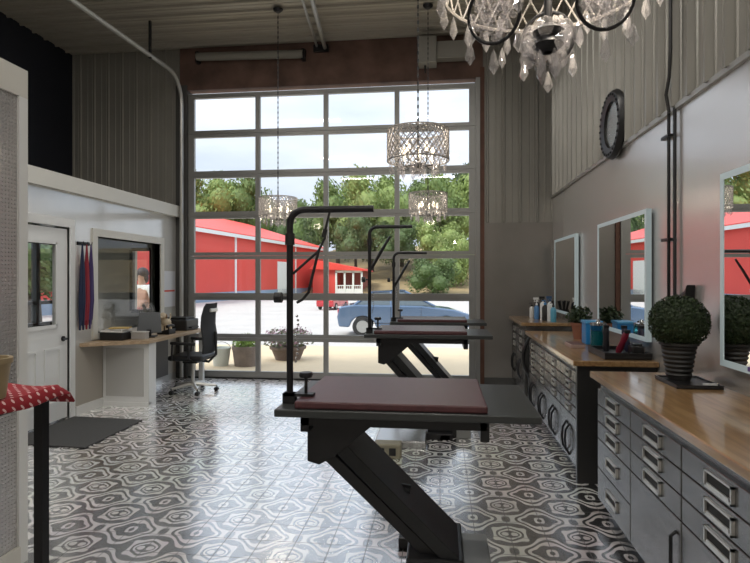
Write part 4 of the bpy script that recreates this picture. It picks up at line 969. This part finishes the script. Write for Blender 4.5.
# trees
LF = [mat('leaf_green_0', (.15, .22, .06), .65, var=.35, vscale=.7), mat('leaf_green_1', (.09, .14, .045), .65, var=.35, vscale=.7), mat('leaf_green_2', (.22, .29, .08), .65, var=.3, vscale=.7)]
BARK = mat('bark', (.07, .05, .035), .9)
PROT = {}
def tree(c, hgt, rad, kind, label, grp='trees beyond the buildings'):
    key = kind
    if key not in PROT:
        m = MB(); blobs = [(0, 0, .62, .36)] + [(.27*math.cos(a), .27*math.sin(a), z, s) for a, z, s in ((0.3, .5, .26), (1.5, .66, .27), (2.6, .48, .25), (3.6, .72, .26), (4.6, .52, .27), (5.6, .7, .24), (1.0, .84, .2), (4, .86, .17))]
        for bx, by, bz, s in blobs:
            s *= rnd.uniform(.85, 1.15); c_ = (bx+rnd.uniform(-.04, .04), by, bz)
            m.leaves(c_, (s, s, s*.8), 520, .022, inner=.55)
            m.sphere(c_, s*.62, 2, (1, 1, .8))
        cr_ = m.bm
        me = bpy.data.meshes.new('crown'); m.bm.to_mesh(me); m.bm.free(); me.materials.append(LF[kind])
        m = MB(); m.tube([(0, 0, 0), (.01, 0, .3), (0, .01, .6)], [.035, .026, .014], 8)
        for k in range(4): a = k*1.6; m.tube([(0, 0, .3+.04*k), (.18*math.cos(a), .18*math.sin(a), .55+.05*k)], [.014, .006], 6)
        mt_ = bpy.data.meshes.new('trunk'); m.bm.to_mesh(mt_); m.bm.free(); mt_.materials.append(BARK); PROT[key] = (me, mt_)
    t = thing('leafy_tree', c, label, 'tree', grp); t.scale = (rad*1.9, rad*1.9, hgt*1.02); t.rotation_euler = (0, 0, rnd.random()*6)
    for nm, me in zip(('crown', 'trunk'), PROT[key]):
        o = bpy.data.objects.new(nm, me); COL.objects.link(o); o.parent = t
TR = [(150, 95, 168, 0), (205, 80, 172, 2), (243, 84, 178, 0), (282, 110, 205, 1), (312, 105, 200, 0), (338, 88, 180, 0), (372, 80, 172, 2), (402, 84, 182, 1), (428, 78, 178, 0), (455, 80, 170, 2), (485, 85, 165, 1), (356, 74, 215, 1), (395, 72, 222, 1), (440, 70, 222, 2), (325, 92, 205, 1), (300, 118, 212, 2)]
TL = ['leafy tree behind the barn, outermost left of the row', 'bright leafy tree above the barn roof at the left door edge', 'leafy tree right of the brightest left one, above the barn roof', 'low distant dark tree in the gap behind the hanging left chandelier', 'distant mid-green tree just right of the sky gap', 'tall tree right of the sky gap above the barn end', 'bright tall tree above the horizontal arm of the nearest grooming table', 'dark tree left of the drum chandeliers', 'tree directly behind the faint right chandelier', 'bright tall tree at the right edge of the glass door', 'tree beyond the right jamb of the glass door', 'lower dark tree above the white porch', 'lower dark tree above the blue car, left one', 'lower bright tree above the round dark shrub', 'dark tree between the barn end and the porch building', 'small pale distant tree behind the barn end']
for (u_, d_, v_, kd), lb in zip(TR, TL):
    q = pd(u_, 278, d_); zt_ = H+(278-v_)/F*d_; base = -.5 if d_ < 60 else max(-.5, (d_-62)*.1); tree((q.x, q.y, base), zt_-base, (zt_-base)*.32+.9, kd, lb)
for u_, d_, v_, kd, lb, sw in ((433, 60, 255, 1, 'round dark green shrub on the dry grass bank', 3.0), (452, 66, 236, 2, 'yellow-green bush at the right, above the dry bank', 3.0)):
    q = pd(u_, 278, d_); zt_ = H+(278-v_)/F*d_; tree((q.x, q.y, -2.2), zt_+2.2, sw, kd, lb, None)
# trees seen through the office's side window
for k, (xx, yy) in enumerate(((-8.3, 29.3), (-9.8, 31.5), (-11.5, 35))):
    tree((xx-4, yy-14, -.3), 3.7, 2.4, 1, ['dark tree seen through the office door glass, left', 'dark tree seen through the office door glass, right', 'dark tree seen through the office door glass, farther back'][k], 'trees on the office side')
# cars
def car(cx_, cy_, g, heading, body_mat, label, nm, scl=1.0):
    t = thing(nm, (cx_, cy_, g), label, 'car', rz=heading); t.scale = (scl,)*3
    # x forward, length 4.3, width 1.75
    prof = [(-2.1, .32), (-2.15, .62), (-2.08, .95), (-1.6, 1.02), (.55, .98), (1.55, .86), (2.02, .72), (2.12, .5), (2.08, .3), (1.72, .3), (1.66, .48), (1.5, .62), (1.3, .66), (1.1, .62), (.94, .48), (.88, .3), (-.92, .3), (-.98, .48), (-1.14, .62), (-1.34, .66), (-1.54, .62), (-1.7, .48), (-1.76, .3)]
    m = MB(); m.prism([(x_, -.86, z_) for x_, z_ in prof], (0, 1.72, 0)); loc_build(m, 'body', body_mat, t, .05)
    cab = [(-1.62, 1.0), (-1.05, 1.40), (.0, 1.44), (.95, .97)]
    m = MB(); a_ = [m.bm.verts.new((x_, -.8 if z_ < 1.1 else -.62, z_)) for x_, z_ in cab]; b_ = [m.bm.verts.new((x_, .8 if z_ < 1.1 else .62, z_)) for x_, z_ in cab]
    m.bm.faces.new(a_); m.bm.faces.new(b_[::-1])
    for i in range(4): m.bm.faces.new((a_[i], b_[i], b_[(i+1) % 4], a_[(i+1) % 4]))
    loc_build(m, 'windows', mat('dark_car_glass', (.10, .13, .15), .08), t, .02)
    m = MB(); m.prism([(-1.08, -.64, 1.395), (.02, -.64, 1.44), (.02, .64, 1.44), (-1.08, .64, 1.395)], (0, 0, .035))
    for s in (-1, 1):
        for (xa, za, xb_, zb_) in ((.0, 1.44, .95, .97), (-1.05, 1.40, -1.62, 1.0), (-.45, 1.42, -.45, .98)): m.tube([(xa, s*.63, za), (xb_, s*.81, zb_)], .035, 6)
    loc_build(m, 'roof', body_mat, t)
    for xx in (-1.34, 1.3):
        for s in (-1, 1):
            m = MB(); m.lathe([(0, -.1), (.3, -.1), (.325, -.07), (.325, .07), (.3, .1), (0, .1)], c=(xx, s*.78, .325), n=24, mtx=Matrix.Rotation(PI/2, 3, 'X')); o = loc_build(m, 'wheel', mat('tyre', (.02, .02, .02), .8), t)
            m = MB(); m.lathe([(0, -.015), (.2, -.015), (.19, .015), (0, .02)], c=(xx, s*.885, .325), n=18, mtx=Matrix.Rotation(PI/2, 3, 'X')); loc_build(m, 'hubcap', GREYMET, o)
    for s in (-1, 1):
        m = MB(); m.obox((2.06, s*.62, .68), .1, .32, .12); loc_build(m, 'headlight', GLOSSWHITE, t, .02)
        m = MB(); m.obox((-2.1, s*.62, .8), .08, .3, .14); loc_build(m, 'taillight', mat('tail_red', (.5, .02, .02), .3), t, .02)
    m = MB(); m.box(-1.0, .8, -.868, -.862, .42, .44); m.box(-.46, -.45, -.868, -.862, .44, .95); m.box(.5, .51, -.868, -.862, .44, .95); loc_build(m, 'door_seams', BLACK, t)
cc = pd(404, 320, 18.2)
car(cc.x, cc.y, gz(cc.y)-.01, R(6), mat('blue_car_paint', (.10, .16, .26), .25, .3, coat=.8), 'blue car parked on the driveway behind the far grooming tables', 'blue_car')
cc = pd(333, 305, 33)
car(cc.x, cc.y, gz(cc.y)-.01, R(80), mat('red_car_paint', (.5, .03, .04), .25, .3, coat=.8), 'small-looking red car parked far off near the barn', 'red_car', .62)
# planters
pl = pz(246, 369, gz(9.3)); yy = 9.55
c = Vector((py(246, 350, yy).x, yy, gz(yy)-.01)); t = thing('stone_planter', c, 'grey tub planter with bright green leaves outside the glass door', 'planter')
MB().lathe([(0, 0), (.2, 0), (.24, .3), (.25, .3), (.25, .36), (.22, .36), (.21, .3), (0, .3)], c=c, n=26).build('tub', mat('grey_stone', (.22, .18, .16), .8, var=.15), t)
MB().leaves(c+Vector((0, 0, .44)), (.25, .25, .13), 520, .035, inner=.2).build('leaves', mat('bright_leaves', (.28, .42, .10), .6), t, recalc=False)
c = Vector((py(221, 350, 9.5).x, 9.5, gz(9.5)-.01)); t = thing('white_bucket', c, 'white bucket standing left of the grey planter outside', 'bucket')
MB().lathe([(0, 0), (.13, 0), (.17, .3), (.18, .3), (.18, .33), (.16, .33), (.12, .02), (0, .02)], c=c, n=24).build('bucket_body', mat('bucket_white', (.62, .66, .64), .5), t)
MB().tube([c+Vector((.18*math.cos(a), 0, .31+.12*math.sin(a))) for a in [PI*k/12 for k in range(13)]], .006, 6).build('bucket_handle', GREYMET, t)
yy = 10.6; c = Vector((py(288, 340, yy).x, yy, gz(yy)-.01)); t = thing('flower_planter', c, 'wide low planter with drooping mauve flowers outside the glass door', 'planter')
MB().lathe([(0, 0), (.24, 0), (.33, .22), (.36, .22), (.36, .27), (.32, .27), (.3, .2), (0, .2)], c=c, n=26).build('bowl', mat('brown_bowl', (.16, .12, .10), .8), t)
MB().leaves(c+Vector((0, 0, .42)), (.5, .5, .2), 700, .04, inner=.2).build('foliage', mat('grey_green', (.15, .17, .10), .7), t, recalc=False)
MB().leaves(c+Vector((0, 0, .47)), (.5, .5, .2), 420, .035, inner=.6).build('flowers', mat('mauve_petals', (.35, .20, .26), .6), t, recalc=False)

# person outside seen through the office window
def person(c, label):
    t = thing('person', c, label, 'person')
    V_ = {'pelvis': (0, 0, .95, .13), 'belly': (0, 0, 1.1, .125), 'chest': (0, 0, 1.3, .14), 'neck': (0, 0, 1.46, .05), 'head0': (0, -.01, 1.56, .075), 'head1': (0, -.01, 1.66, .082), 'head2': (0, 0, 1.73, .07),
         'sl': (.18, 0, 1.40, .062), 'el': (.24, .0, 1.13, .045), 'wl': (.20, -.16, 1.0, .03), 'hl': (.18, -.24, .99, .034), 'sr': (-.18, 0, 1.40, .062), 'er': (-.26, .02, 1.13, .045), 'wr': (-.26, -.05, .9, .03), 'hr': (-.26, -.08, .82, .034),
         'll': (.1, 0, .86, .095), 'kl': (.11, -.02, .5, .06), 'al': (.11, .02, .1, .042), 'tl': (.12, -.15, .04, .04), 'lr': (-.1, 0, .86, .095), 'kr': (-.11, 0, .5, .06), 'ar': (-.12, .04, .1, .042), 'tr': (-.13, -.13, .04, .04)}
    E = [('pelvis', 'belly'), ('belly', 'chest'), ('chest', 'neck'), ('neck', 'head0'), ('head0', 'head1'), ('head1', 'head2'), ('chest', 'sl'), ('sl', 'el'), ('el', 'wl'), ('wl', 'hl'), ('chest', 'sr'), ('sr', 'er'), ('er', 'wr'), ('wr', 'hr'), ('pelvis', 'll'), ('ll', 'kl'), ('kl', 'al'), ('al', 'tl'), ('pelvis', 'lr'), ('lr', 'kr'), ('kr', 'ar'), ('ar', 'tr')]
    def skin(name, names, edges, m_, grow=0, root=None):
        me = bpy.data.meshes.new(name); idx = {n_: i for i, n_ in enumerate(names)}
        me.from_pydata([V_[n_][:3] for n_ in names], [(idx[a], idx[b]) for a, b in edges if a in idx and b in idx], []); o = bpy.data.objects.new(name, me); COL.objects.link(o); o.parent = t
        o.modifiers.new('skin', 'SKIN'); 
        for n_, i in idx.items():
            r = V_[n_][3]+grow; me.skin_vertices[0].data[i].radius = (r, r); me.skin_vertices[0].data[i].use_root = (n_ == root)
        s = o.modifiers.new('sub', 'SUBSURF'); s.levels = 2; s.render_levels = 2; me.materials.append(m_); return o
    sk = mat('skin', (.45, .26, .19), .5)
    skin('body', list(V_), E, sk, 0, 'pelvis')
    skin('shirt', ['chest', 'neck', 'sl', 'sr', 'el', 'er'], E, mat('white_shirt', (.8, .8, .8), .8), .02, 'chest')
    skin('trousers', ['belly', 'pelvis', 'll', 'kl', 'al', 'lr', 'kr', 'ar'], E, mat('red_check_trousers', (.4, .12, .12), .8), .016, 'pelvis')
    m = MB(); m.sphere((0, .025, 1.69), .125, 2, (1, .95, 1)); m.sphere((0, .06, 1.58), .1, 2); m.sphere((.07, .02, 1.6), .06, 2); m.sphere((-.07, .02, 1.6), .06, 2); loc_build(m, 'hair', mat('dark_hair', (.015, .01, .02), .6), t)
    m = MB(); m.sphere((0, -.105, 1.63), .016, 1, (1, 1, 1.5)); 
    loc_build(m, 'nose', sk, t)
    for s in (-1, 1):
        m = MB(); m.sphere((s*.035, -.088, 1.655), .012, 1); loc_build(m, 'eye', BLACK, t)
        for f in range(4):
            hx = V_['hl' if s > 0 else 'hr']; m = MB(); m.tube([(hx[0]+(f-1.5)*.016, hx[1], hx[2]), (hx[0]+(f-1.5)*.018, hx[1]-.03, hx[2]-.05-.006*(1.5-abs(f-1.5)))], [.009, .006], 6); loc_build(m, 'finger', sk, t)
    return t
pp = py(142, 278, 10.2)
person((pp.x, pp.y, gz(10.2)-.01), 'person with dark hair and white shirt standing outside, seen through the office')

# ---------------------------------------------------------------- light
wn = bpy.data.worlds.new('overcast'); scene.world = wn; wn.use_nodes = True; nt = wn.node_tree; bg = nt.nodes['Background']
tc = nt.nodes.new('ShaderNodeTexCoord'); mp = nt.nodes.new('ShaderNodeMapping'); mp.inputs['Scale'].default_value = (1, 1, 3.5); nz = nt.nodes.new('ShaderNodeTexNoise'); nz.inputs['Scale'].default_value = 2.4; nz.inputs['Detail'].default_value = 6
nt.links.new(tc.outputs['Generated'], mp.inputs[0]); nt.links.new(mp.outputs[0], nz.inputs['Vector'])
cr = nt.nodes.new('ShaderNodeValToRGB'); e = cr.color_ramp.elements; e[0].position = .35; e[1].position = .68; e[0].color = (.55, .62, .74, 1); e[1].color = (.80, .85, .93, 1)
nt.links.new(nz.outputs['Fac'], cr.inputs[0]); nt.links.new(cr.outputs[0], bg.inputs[0])
sz = nt.nodes.new('ShaderNodeSeparateXYZ'); nt.links.new(tc.outputs['Generated'], sz.inputs[0]); mz = nt.nodes.new('ShaderNodeMath'); mz.operation = 'MAXIMUM'; mz.inputs[1].default_value = 0; nt.links.new(sz.outputs[2], mz.inputs[0])
ma = nt.nodes.new('ShaderNodeMath'); ma.operation = 'MULTIPLY_ADD'; ma.inputs[1].default_value = 1.3; ma.inputs[2].default_value = 1.12; nt.links.new(mz.outputs[0], ma.inputs[0]); nt.links.new(ma.outputs[0], bg.inputs[1])   # overcast sky, brighter overhead
sun = bpy.data.lights.new('sun', 'SUN'); sun.energy = 3.0; sun.angle = R(20); sun.color = (1, .95, .86)
so = bpy.data.objects.new('sun', sun); COL.objects.link(so); so.rotation_euler = (R(28), R(-32), 0)
vs = scene.view_settings; vs.view_transform = 'Standard'; vs.look = 'None'; vs.gamma = 1; vs.use_curve_mapping = False; vs.exposure = 0.1
